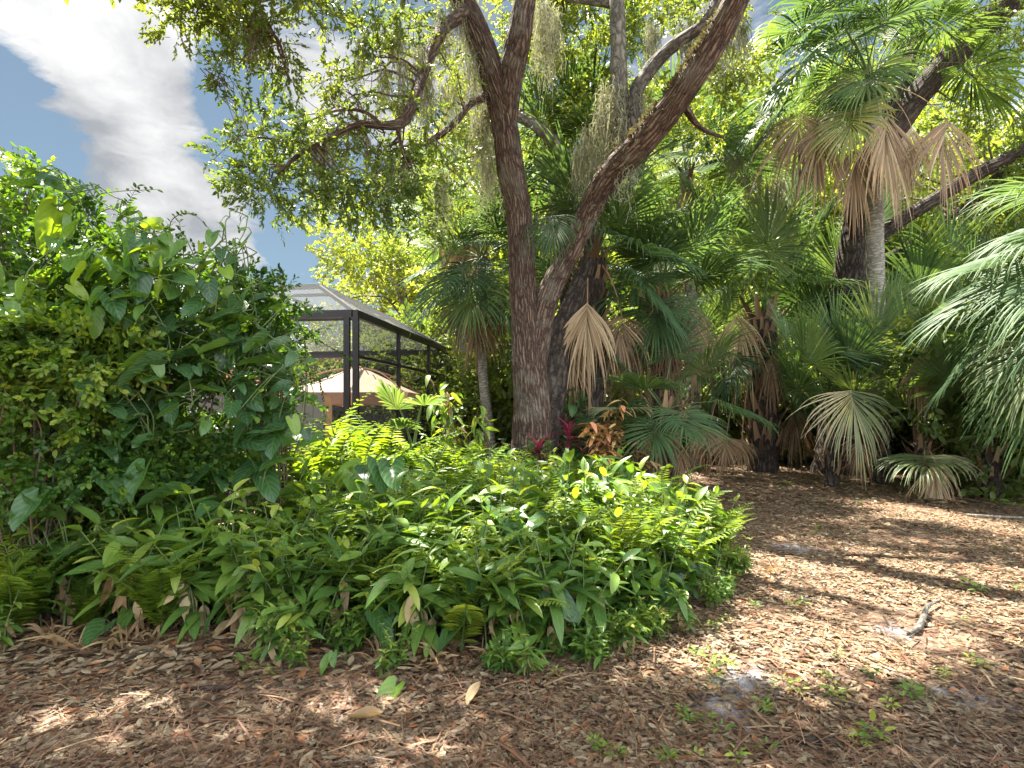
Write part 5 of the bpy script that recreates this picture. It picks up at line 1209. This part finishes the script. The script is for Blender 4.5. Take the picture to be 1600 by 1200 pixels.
def build_bed():
    r = np.random.default_rng(31)
    gl = 'broad leaved ginger like plant with long arching leaves in the overgrown bed'
    hl = 'leafy green herb with small pointed leaves in the overgrown bed'
    fl = 'green sword fern growing among the leaves of the bed'
    G = []
    for k in range(6):
        f, s, d = t_ginger(200 + k, 4 + k % 2); o = thing('ginger_plant', gl, 'plant', (0, 0, 0), 'ginger like plants of the bed')
        s.build('stems', M['stem'], o); f.build('leaves', M['broad'], o)
        if d.n: d.build('dry_leaves', M['deadL'], o)
        G.append([o, False])
    Hh = []
    for k in range(6):
        f, s = t_herb(230 + k); o = thing('leafy_herb', hl, 'plant', (0, 0, 0), 'leafy herbs of the bed')
        s.build('stems', M['stem'], o); f.build('leaves', M['herb'], o); Hh.append([o, False])
    Fn = []
    for k in range(4):
        f, s = t_fern(260 + k, 10 + k, .72); o = thing('sword_fern', fl, 'fern', (0, 0, 0), 'sword ferns of the bed')
        s.build('stems', M['stem'], o); f.build('fronds', M['fern'], o); Fn.append([o, False])
    def put(pool, x, y, s, label=None, sz=None, tilt=None):
        e = pool[r.integers(0, len(pool))]; z = float(ground_z(x, y)); rz = r.uniform(0, 6.28)
        t = tilt or (r.normal(0, .08), r.normal(0, .08))
        if not e[1]:
            e[1] = True; o = e[0]; o.location = (x, y, z); o.scale = (s, s, s if sz is None else sz); o.rotation_euler = (t[0], t[1], rz)
            if label: o['label'] = label
            return o
        return dup(e[0], (x, y, z), rz, s, label, None, t, sz)
    # dart-throwing over the bed, closer to the camera = denser
    pts = []
    tries = 0
    c = BED.mean(0)
    while len(pts) < 350 and tries < 30000:
        tries += 1
        y = 3.4 + (r.uniform() ** 1.5) * 5.8; x = r.uniform(-.92, .45) * y + r.uniform(-.1, .3)
        if not inside(np.array([x]), np.array([y]), BED, -.03)[0]: continue
        if x < -1.9 and y > 4.9: continue
        if abs(x - .3) < .45 and abs(y - 9) < .6: continue
        sp = .175 + .042 * (y - 3.4)
        if any((x - a) ** 2 + (y - b) ** 2 < sp * sp for a, b in pts): continue
        pts.append((x, y))
    for x, y in pts:
        px = 800 + x / y * F
        h = .92 + .55 * min(1, max(0, (y - 3.5) / 1.2))            # lower at the front edge
        h *= 1.0 - .45 * min(1, max(0, (x - 1.0) / 1.4))
        h *= 1.0 - .25 * max(0, (y - 7) / 2.5)
        u = r.uniform()
        ginger = .62 if px < 420 else (.42 if px < 1000 else .5)
        if y > 7.2 or (px > 1000 and y > 5): ginger *= .5
        if u < ginger: put(G, x, y, h * r.uniform(.85, 1.1))
        elif u < .84 - .2 * (y > 5.5): put(Hh, x, y, h * r.uniform(.95, 1.35))
        else: put(Fn, x, y, h * r.uniform(.9, 1.25) * (.62 if px < 500 and y < 5 else 1))
    for k in range(26):
        i = r.integers(0, 8); q = BED[i] + (BED[i + 1] - BED[i]) * r.uniform(); q = q + np.array([r.normal(0, .05), -r.uniform(.0, .28)])
        put((G, Hh, Hh)[k % 3], q[0], q[1], r.uniform(.35, .62))
    # ferns singled out in the photo
    for px, D, s, lab in ((15, 3.7, 1.25, 'large fern with spreading fronds at the left border'), (255, 3.75, 1.1, 'fern arching out of the ginger leaves at the front left of the bed'), (548, 6.8, 2.5, 'upright blue grey fern below the enclosure posts'), (598, 7.0, 2.4, 'yellow green fern right of the blue grey fern'),
                          (660, 7.2, 2.4, 'fern in front of the low screen panel of the enclosure'), (500, 6.3, 2.5, 'bright fern at the foot of the twiggy corner shrub'), (690, 6.2, 1.6, 'tall fern standing up in the middle of the bed'), (770, 5.6, 1.2, 'fern with erect fronds right of the middle of the bed'), (470, 6.0, 1.2, 'fern spreading beside the two pale heart leaves'), (620, 5.4, 1.2, 'bright fern behind the tall heart leaf shoot'), (850, 7.4, 1.2, 'fern at the back of the bed before the oak trunk')):
        x = (px - 800) / F * D; put(Fn, x, D, s, lab)
    # heart leaved creeper through the bed
    def creeper(label, leaves, seed):
        rr = np.random.default_rng(seed); b = at(leaves[0][0], 900, leaves[0][2]); b[2] = 0
        root = thing('heart_leaf_creeper', label, 'vine', b, 'heart leaved creepers of the bed'); f = MB(); st = MB()
        for px, py, D, s, tn in leaves:
            p = at(px, py, D); L = s / F * D * 1.25
            d = nrm(np.array([rr.normal(0, .7), -.6, -.4 + rr.normal(0, .3)]))
            q = p - d * L * .45
            f.scatter(HEART[rr.integers(0, 3)], frames(d[None], rr.normal(0, .35, 1)) * L, (q - b)[None], np.array([tn]))
            g = q - b; root_p = np.array([g[0] + rr.normal(0, .08), g[1] + .18, max(-q[2] + .0, g[2] - .35)])
            st.tube(spline([root_p, (g + root_p) / 2 + (0, .03, .06), g], 8), .003, 4, cap=False)
        st.build('stems', M['stem'], root); f.build('leaves', M['heart'], root)
    creeper('creeper with blue green heart leaves on a tall shoot in the bed', [(575, 735, 4.6, 40, .3), (595, 742, 4.55, 42, .25), (615, 745, 4.5, 44, .35), (545, 735, 4.8, 44, .95), (525, 745, 4.8, 36, .97), (560, 760, 4.7, 40, .9)], 1)
    creeper('creeper with dark heart leaves spilling over the front of the bed', [(805, 832, 4.1, 40, .35), (775, 810, 4.2, 34, .4), (840, 812, 4.2, 40, .4), (1035, 910, 4.1, 46, .3), (1085, 860, 4.5, 44, .15), (1060, 885, 4.3, 40, .15), (1025, 955, 3.9, 44, .2), (925, 985, 3.6, 44, .4), (955, 990, 3.7, 42, .5), (1010, 985, 3.8, 36, .35), (880, 945, 3.5, 46, .3), (600, 985, 3.4, 44, .3), (150, 990, 3.5, 40, .3), (700, 990, 3.4, 36, .4), (735, 910, 3.5, 36, .35), (520, 850, 3.6, 44, .4)], 2)
    creeper('creeper with mid green heart leaves over the left part of the bed', [(180, 760, 4.0, 46, .6), (215, 755, 4.0, 46, .7), (195, 735, 4.1, 50, .75), (300, 750, 4.3, 42, .4), (340, 752, 4.4, 40, .4), (380, 740, 4.5, 40, .3), (120, 770, 3.9, 46, .5), (60, 780, 3.8, 50, .5), (250, 770, 4.1, 44, .6), (420, 760, 4.5, 40, .5), (325, 790, 4.1, 36, .5), (40, 800, 3.7, 46, .6)], 3)
    lab = 'single bright heart shaped seedling leaf standing in the litter before the bed'
    creeper(lab, [(603, 1092, 2.95, 38, .82)], 4)
    creeper('two small leaves of a seedling in the litter at the front', [(505, 1040, 3.2, 20, .95), (520, 1030, 3.2, 16, .8)], 5)
    # shrub with hanging brown leaves, vines on the trunk foot, colourful plants
    def bush(name, label, px, D, H, W, mat, tpl, n, ll, seed, tone=(.2, .9), z0=.1, cat='shrub', dead=0, hang=0.):
        rr = np.random.default_rng(seed); b = np.array([(px - 800) / F * D, D, 0.]); root = thing(name, label, cat, b); f = MB(); st = MB(); dl = MB()
        for c in range(9):
            a = rr.uniform(0, 6.28); e = np.array([cos(a) * W * rr.uniform(.2, 1), sin(a) * W * rr.uniform(.2, .9), H * rr.uniform(.6, 1)])
            S = spline([(0, 0, 0), e * np.array([.3, .3, .5]) + rr.normal(0, .03, 3), e], 16); st.tube(S, np.linspace(.012, .003, 16), 5, cap=False)
            for k in range(n // 9):
                t = rr.uniform(z0, 1); p = S[int(t * 15)] + rr.normal(0, .03, 3); az = rr.uniform(0, 6.28); el = rr.normal(.15 - hang, .4)
                d = np.array([cos(az) * cos(el), sin(az) * cos(el), sin(el)])
                (dl if rr.uniform() < dead else f).scatter(tpl[rr.integers(0, len(tpl))], frames(d[None] if dead == 0 else nrm(d - (0, 0, .4))[None], rr.normal(0, .4, 1)) * ll * rr.uniform(.65, 1.2), p[None], np.array([rr.uniform(*tone)]))
        st.build('stems', M['twig'], root); f.build('leaves', M[mat], root)
        if dl.n: dl.build('dry_leaves', M['deadL'], root)
    bush('leafy_shrub', 'leafy green shrub with hanging brown leaves between enclosure and oak', 722, 8.2, 2.15, .55, 'broad', LANCE, 300, .21, 1, (.4, .95), .15, dead=.16, hang=.3)
    bush('leafy_shrub', 'bright shrub in front of the far end of the pool enclosure', 690, 9.2, 1.9, .5, 'herb', OVATE, 420, .13, 2, (.3, .9))
    bush('leafy_shrub', 'low bright shrub before the corner post of the fence', 478, 6.6, 1.15, .35, 'herb', OVATE, 330, .12, 21, (.3, .9))
    bush('leafy_shrub', 'low leafy shrub before the enclosure corner posts', 575, 7.6, 1.15, .5, 'broad', OVATE, 420, .13, 22, (.2, .9))
    bush('leafy_shrub', 'dark leaved shrub at the left foot of the oak trunk', 775, 8.3, 1.15, .35, 'heart', OVATE, 200, .17, 3, (.1, .5))
    bush('leafy_shrub', 'shrub with long pale leaves at the right foot of the oak trunk', 842, 8.2, 1.25, .25, 'broad', LANCE, 110, .2, 4, (.3, .7), .3, hang=.4)
    bush('climbing_vine', 'heart leaved vine on the palm trunk right of the oak', 900, 10.0, 2.0, .35, 'heart', HEART, 90, .19, 5, (.2, .75), .3, cat='vine', hang=.5)
    bush('croton', 'croton with orange yellow and dark red leaves beside the oak', 942, 9.0, 1.8, .36, 'croton', LANCE, 420, .2, 6, (.0, 1.), .2)
    bush('croton', 'small dark red croton at the corner of the path', 1000, 8.8, 1.15, .22, 'croton', LANCE, 90, .18, 7, (.0, .4), .3)
    def rosette(label, px, D, H, seed):
        rr = np.random.default_rng(seed); b = np.array([(px - 800) / F * D, D, 0.]); root = thing('ti_plant', label, 'plant', b); f = MB(); st = MB()
        for c in range(2):
            e = np.array([rr.normal(0, .08), rr.normal(0, .08), H * rr.uniform(.55, .85)]); S = spline([(0, 0, 0), e * .5, e], 8); st.tube(S, .012, 6)
            for k in range(17):
                az = k * 2.4; el = 1.25 - k * .075; d = np.array([cos(az) * cos(el), sin(az) * cos(el), sin(el)])
                f.scatter(STRAP, frames(d[None]) * rr.uniform(.2, .32) * np.array([[[1.7, 1, 1]]]), (e - (0, 0, k * .012))[None], rr.uniform(.1, 1, 1))
        st.build('stems', M['twig'], root); f.build('leaves', M['ti'], root)
    rosette('magenta ti plant with strap leaves in front of the oak trunk', 868, 7.9, 1.55, 3)
    # low hedge of tiny leaves along the path
    root = thing('low_shrub', 'low tiny leaved shrub between the bed and the red ti plant', 'shrub', (.75, 8.0, 0)); f = MB()
    for k in range(7): fill(f, SPRIGH, (-.7 + k * .24, rng.normal(0, .1), .38), (.28, .35, .32), 90, .3, 3, 0, 700 + k, (.3, .9), (.5, .8))
    f.build('foliage', M['hedge'], root)
    root = thing('low_shrub', 'low tiny leaved shrub ending at the bend of the path', 'shrub', (1.75, 7.7, 0)); f = MB()
    for k in range(5): fill(f, SPRIGH, (-.5 + k * .24, rng.normal(0, .1), .26), (.28, .3, .26), 70, .3, 3, 0, 800 + k, (.3, .9), (.5, .8))
    f.build('foliage', M['hedge'], root)
build_bed()

# ------------------------------------------------------------------ small things on the floor
def build_floor_things():
    r = np.random.default_rng(41)
    # weeds
    lab = 'small green weed seedling sprouting from the leaf litter'
    pr = []
    for k in range(4):
        f = MB(); n = 7 + 2 * k
        for q in range(n):
            az = q * 2.4; el = r.uniform(.1, .7); d = np.array([cos(az) * cos(el), sin(az) * cos(el), sin(el)])
            f.scatter(OVATE[q % 2], frames(d[None], r.normal(0, .3, 1)) * r.uniform(.03, .06), np.array([[cos(az) * .03 * r.uniform(0, 1), sin(az) * .03, r.uniform(.01, .06)]]), r.uniform(.4, 1, 1))
        pr.append(f.mesh('weed_seedling', M['herb']))
    def weed(px, py, s):
        D = EYE * F / (py - HOR); x = (px - 800) / F * D
        o = bpy.data.objects.new('weed_seedling', pr[r.integers(0, 4)]); COL.objects.link(o); o.location = (x, D, float(ground_z(x, D)) + .012); o.rotation_euler = (r.normal(0, .1), r.normal(0, .1), r.uniform(0, 6)); o.scale = (s * .8,) * 3
        tag(o, lab, 'weed', 'weed seedlings on the forest floor')
    for px, py, s in [(1085, 1030, 1), (1110, 1035, 1.2), (1125, 1042, 1.2), (1140, 1045, 1.1), (1115, 1060, 1.2), (1112, 1080, .9), (1065, 1118, .8), (1075, 1130, .8), (1105, 1132, 1), (1130, 1150, 1), (1190, 1110, 1.1), (1200, 1115, 1), (1225, 1080, 1.2), (1245, 1085, 1.1), (1305, 1092, 1.2), (1310, 1100, 1), (1360, 1060, 1), (1370, 1160, 1.5), (1360, 1165, 1.2), (1340, 1170, 1), (1420, 1095, 1.2), (1440, 1095, 1), (1425, 1085, 1), (1520, 1040, 1.1), (1530, 1045, .9), (1475, 1062, 1), (1240, 950, 1), (1255, 948, 1), (1515, 920, 1.5), (1530, 925, 1.3), (1590, 925, 1.4), (1275, 835, 1.5), (1230, 760, 1.6), (1215, 765, 1.6), (1560, 860, 1.4), (1500, 970, .9), (1135, 975, 1), (1115, 985, 1), (940, 1180, 1), (965, 1190, 1), (930, 1165, .8), (1045, 1195, 1), (1200, 1180, 1), (1150, 1192, 1), (1085, 1185, .8), (1290, 1065, .8), (870, 1060, .9), (1180, 950, .9), (1310, 1030, .8), (390, 1050, .8), (420, 1058, .7), (1390, 1110, .9), (1340, 790, 1.5), (1560, 790, 2.2), (1440, 780, 1.8)]:
        weed(px, py, s)
    for px, py, s in [(820, 1045, 2.6), (800, 1040, 1.6), (860, 990, 2), (850, 1020, 1.6), (385, 1045, 1.6), (1585, 795, 3)]: weed(px, py, s)
    # sticks
    def stick(name, label, pts, rad, mat='barkg', cat='branch'):
        P = np.array([[(px - 800) / F * (EYE * F / (py - HOR)), EYE * F / (py - HOR), zz] for px, py, zz in pts]); P[:, 2] += ground_z(P[:, 0], P[:, 1])
        b = P[0].copy(); m = MB(); S = spline(np.concatenate([P - b, np.array(rad)[:, None]], 1), 40); m.tube(S[:, :3], S[:, 3], 12, ripple=.006)
        o = m.build(name, M[mat]); o.location = tuple(b); tag(o, label, cat)
    stick('fallen_branch', 'pale crooked fallen branch lying in the sun on the path', [(1420, 995, .03), (1436, 985, .035), (1444, 968, .04), (1450, 955, .05), (1468, 942, .04)], [.016, .021, .018, .015, .006])
    stick('fallen_stick', 'straight bleached stick lying at the right edge of the path', [(1510, 806, .03), (1560, 809, .03), (1598, 810, .03)], [.02, .018, .014], 'palmtrunk', 'stick')
    stick('fallen_stick', 'dark rotten stick half buried near the front', [(1245, 1160, .012), (1275, 1163, .018), (1305, 1162, .01)], [.012, .02, .014], 'barkd', 'stick')
    stick('fallen_stick', 'thin grey stick lying diagonally at the front right', [(1440, 1130, .02), (1480, 1150, .02), (1512, 1176, .02)], [.006, .006, .004], 'barkg', 'stick')
    stick('fallen_stick', 'thin tan stick lying along the front of the litter', [(520, 1197, .02), (560, 1193, .02), (602, 1189, .02)], [.004, .004, .003], 'palmtrunk', 'stick')
    stick('fallen_stick', 'dark stick on the shaded litter left of the middle', [(290, 1078, .012), (330, 1081, .016), (360, 1078, .012)], [.012, .016, .01], 'barkd', 'stick')
    stick('fallen_stick', 'slender grey twig lying on the litter at the left', [(150, 1052, .02), (210, 1030, .03), (280, 995, .02)], [.004, .004, .003], 'barkg', 'stick')
    # curled pale dry strips
    cl = [('curled pale dry strip standing out in the litter at the front centre', 730, 1108, .16, .9, 1.2), ('long curled dry leaf at the lower left of the single heart leaf', 545, 1130, .2, .8, -.4), ('bleached folded dry leaf at the front edge of the bed', 460, 1000, .15, .95, .2), ('dry curled leaf beside the bleached folded leaf', 335, 1002, .2, .8, 1.4)]
    for lab, px, py, L, tn, yaw in cl:
        D = EYE * F / (py - HOR); x = (px - 800) / F * D; m = MB()
        g = gridleaf(w_lance, 8, (-1, -.5, 0, .5, 1), -.25, .6, 0, 0, .02, 5); d = np.array([[cos(yaw), sin(yaw), .08]])
        m.scatter(g, frames(d) * L * 1.0, np.zeros((1, 3)), np.array([tn])); o = m.build('dry_leaf', M['deadL']); o.location = (x, D, float(ground_z(x, D)) + .025); tag(o, lab, 'dry leaf')
    # tufts of dry stalks at the front of the bed
    lab = 'tuft of dry straw coloured stalks at the front edge of the bed'
    m = MB()
    for k in range(22):
        az = r.uniform(0, 6.28); el = r.uniform(.1, 1.2); L = r.uniform(.15, .42); d = np.array([cos(az) * cos(el), sin(az) * cos(el), sin(el)])
        b = np.array([r.normal(0, .05), r.normal(0, .04), 0]); e = b + d * L; e[2] = max(.01, e[2] * .55)
        S = spline([b, b + d * L * .5, e], 8); s = nrm(np.cross(d, r.normal(size=3))) * r.choice([.002, .003, .005, .012])
        w = np.sin(np.linspace(.5, 2.9, 8))[:, None]; V = np.stack([S - s * w, S + s * w], 1).reshape(-1, 3)
        m.add(V, [(2 * i, 2 * i + 1, 2 * i + 3, 2 * i + 2) for i in range(7)], None, None, r.uniform(.1, .8))
    me = m.mesh('dry_stalks', M['deadL'])
    for px, D in ((30, 3.75), (60, 3.7), (110, 3.65), (170, 3.7), (215, 3.62), (250, 3.7), (300, 3.66), (360, 3.7), (430, 3.65), (475, 3.6), (540, 3.55), (640, 3.45), (670, 3.5), (720, 3.42), (-20, 3.7), (905, 3.6), (990, 3.95), (1080, 4.6), (1210, 5.3), (780, 3.42)):
        o = bpy.data.objects.new('dry_stalks', me); COL.objects.link(o); x = (px + r.normal(0, 25) - 800) / F * D; s = r.uniform(.45, 1.0)
        o.location = (x, D - r.uniform(-.05, .1), float(ground_z(x, D))); o.rotation_euler = (0, 0, r.uniform(0, 6.28)); o.scale = (s, s, s * r.uniform(.8, 1.2)); tag(o, lab, 'dry stalks', 'dry stalk tufts along the bed')
    # dark mound
    m = MB(); n = 26; u = np.linspace(-1, 1, n); X, Y = np.meshgrid(u, u); q = np.clip(1 - X ** 2 - Y ** 2, 0, 1); nz = fbm(np.stack([X * 3, Y * 3, 0 * X], -1).reshape(-1, 3), 3).reshape(X.shape)
    Z = .24 * q ** .8 * (.6 + .8 * nz) - .01; i = np.arange(n - 1)[:, None]; j = np.arange(n - 1)[None]
    Q = np.stack(np.broadcast_arrays(i * n + j, i * n + j + 1, (i + 1) * n + j + 1, (i + 1) * n + j), -1).reshape(-1, 4); V = np.stack([X * .42, Y * .35, Z], -1).reshape(-1, 3)
    m.add(V, Q, None, V); o = m.build('litter_mound', M['barkd']); D = 8.6; o.location = ((1060 - 800) / F * D, D, 0); tag(o, 'dark mound of rotting litter on the path behind the bed', 'mound')
build_floor_things()

# ------------------------------------------------------------------ sky, sun, camera
def build_light():
    w = bpy.data.worlds.new('World'); SC.world = w; w.use_nodes = True
    t = w.node_tree; t.nodes.clear(); N = NT.__new__(NT); N.t = t
    sky = N.n('ShaderNodeTexSky', sky_type='NISHITA', sun_disc=False); sky.sun_elevation = R(SUN_EL); sky.sun_rotation = R(SUN_AZ); sky.ozone_density = 2.0; sky.air_density = 1.2; sky.dust_density = .6
    tc = N.n('ShaderNodeTexCoord'); g = tc.outputs['Generated']
    sp = N.n('ShaderNodeSeparateXYZ'); N.l(g, sp.inputs[0])
    den = N.math('ADD', N.math('MAXIMUM', sp.outputs[2], 0.0), .22)
    cb = N.n('ShaderNodeCombineXYZ'); N.l(N.math('DIVIDE', sp.outputs[0], den), cb.inputs[0]); N.l(N.math('DIVIDE', sp.outputs[1], den), cb.inputs[1])
    wv = N.n('ShaderNodeVectorMath', operation='MULTIPLY_ADD'); N.l(N.noise(cb.outputs[0], 2.2, 4, .5, out=1), wv.inputs[0]); wv.inputs[1].default_value = (.28, .28, 0); N.l(cb.outputs[0], wv.inputs[2])
    n1 = N.math('ADD', N.math('MULTIPLY', N.noise(wv.outputs[0], 2.9, 12, .62), 2.1), -.55)
    bias = None
    def blob(px, py, deg, amp):
        nonlocal bias
        d = at(px, py, 1.0) - (0, 0, EYE); d = d / np.linalg.norm(d)
        dp = N.n('ShaderNodeVectorMath', operation='DOT_PRODUCT'); N.l(g, dp.inputs[0]); dp.inputs[1].default_value = tuple(d)
        mr = N.n('ShaderNodeMapRange', interpolation_type='SMOOTHSTEP'); N.l(dp.outputs['Value'], mr.inputs[0]); mr.inputs[1].default_value = cos(R(deg)); mr.inputs[2].default_value = 1.0; mr.inputs[3].default_value = 0; mr.inputs[4].default_value = amp
        bias = mr.outputs[0] if bias is None else N.math('ADD', bias, mr.outputs[0])
    for b in ((60, 60, 15, .15), (180, 140, 12, .13), (220, 270, 11, .2), (190, 210, 8, .12), (330, 320, 10, .24), (420, 385, 6, .16), (200, 30, 9, .16), (460, 110, 6, .26), (600, 250, 10, .18),
              (300, 170, 7.5, -.34), (355, 185, 6, -.25), (55, 215, 8, -.34), (5, 195, 6, -.26), (115, 280, 4, -.14), (510, 385, 10, -.42), (560, 350, 8, -.28), (470, 425, 6, -.22), (385, 130, 5, -.22), (490, 430, 2.4, .3)): blob(*b)
    f = N.math('ADD', n1, bias)
    mask = N.ramp(f, [(.47, (0, 0, 0)), (.56, (.55, .55, .55)), (.68, (1, 1, 1))])
    n2 = N.math('ADD', N.math('MULTIPLY', N.noise(N.vmap(wv.outputs[0], (1, 1, 1), (3.1, 1.7, 0)), 2.0, 10, .58), 1.4), -.2)
    ccol = N.ramp(N.math('ADD', n2, N.math('MULTIPLY', f, .25)), [(.50, (.50, .53, .57)), (.68, (.82, .83, .85)), (.86, (1.15, 1.15, 1.15)), (1, (1.25, 1.25, 1.25))])
    hs = N.n('ShaderNodeHueSaturation', i_Saturation=.6); N.l(sky.outputs[0], hs.inputs['Color'])
    skc = N.mix(1.0, hs.outputs[0], (.075, .093, .102), 'MULTIPLY')
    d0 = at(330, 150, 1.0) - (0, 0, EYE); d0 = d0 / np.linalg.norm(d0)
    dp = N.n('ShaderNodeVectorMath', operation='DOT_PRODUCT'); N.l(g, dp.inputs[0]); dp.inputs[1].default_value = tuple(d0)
    mr = N.n('ShaderNodeMapRange', interpolation_type='SMOOTHSTEP'); N.l(dp.outputs['Value'], mr.inputs[0]); mr.inputs[1].default_value = -.55; mr.inputs[2].default_value = .80; mr.inputs[3].default_value = 11.5; mr.inputs[4].default_value = 1.0  # clouds and sky brightened away from the view as added fill light
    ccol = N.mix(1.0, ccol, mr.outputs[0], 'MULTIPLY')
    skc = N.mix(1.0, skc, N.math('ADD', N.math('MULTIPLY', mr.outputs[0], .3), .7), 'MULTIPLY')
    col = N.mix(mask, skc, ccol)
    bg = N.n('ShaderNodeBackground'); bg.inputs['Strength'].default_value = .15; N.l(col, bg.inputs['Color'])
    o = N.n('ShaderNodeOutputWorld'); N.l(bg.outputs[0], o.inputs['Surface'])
    s = bpy.data.lights.new('sun', 'SUN'); s.energy = 5.0; s.angle = R(.6); s.color = (1, .94, .82)
    so = bpy.data.objects.new('sun', s); COL.objects.link(so); so.location = (0, 0, 30)
    from mathutils import Vector
    a, e = R(SUN_AZ), R(SUN_EL); v = Vector((sin(a) * cos(e), cos(a) * cos(e), sin(e)))
    so.rotation_euler = v.to_track_quat('Z', 'Y').to_euler()
build_light()
cam = bpy.data.cameras.new('camera'); co = bpy.data.objects.new('camera', cam); COL.objects.link(co)
co.location = (0, 0, EYE); co.rotation_euler = (R(90), 0, 0)
cam.sensor_width = 36; cam.lens = F / 1600 * 36; cam.shift_y = (HOR - 600) / 1600; cam.clip_end = 1000; cam.clip_start = .05
SC.camera = co
SC.view_settings.view_transform = 'Standard'; SC.view_settings.look = 'None'; SC.view_settings.gamma = 1.0; SC.view_settings.exposure = 2.6
SC.render.engine = 'CYCLES'
cy = SC.cycles
cy.max_bounces = 8; cy.diffuse_bounces = 4; cy.glossy_bounces = 2; cy.transmission_bounces = 4; cy.transparent_max_bounces = 10; cy.caustics_reflective = False; cy.caustics_refractive = False
cy.sample_clamp_indirect = 6.0
cy.use_denoising = True
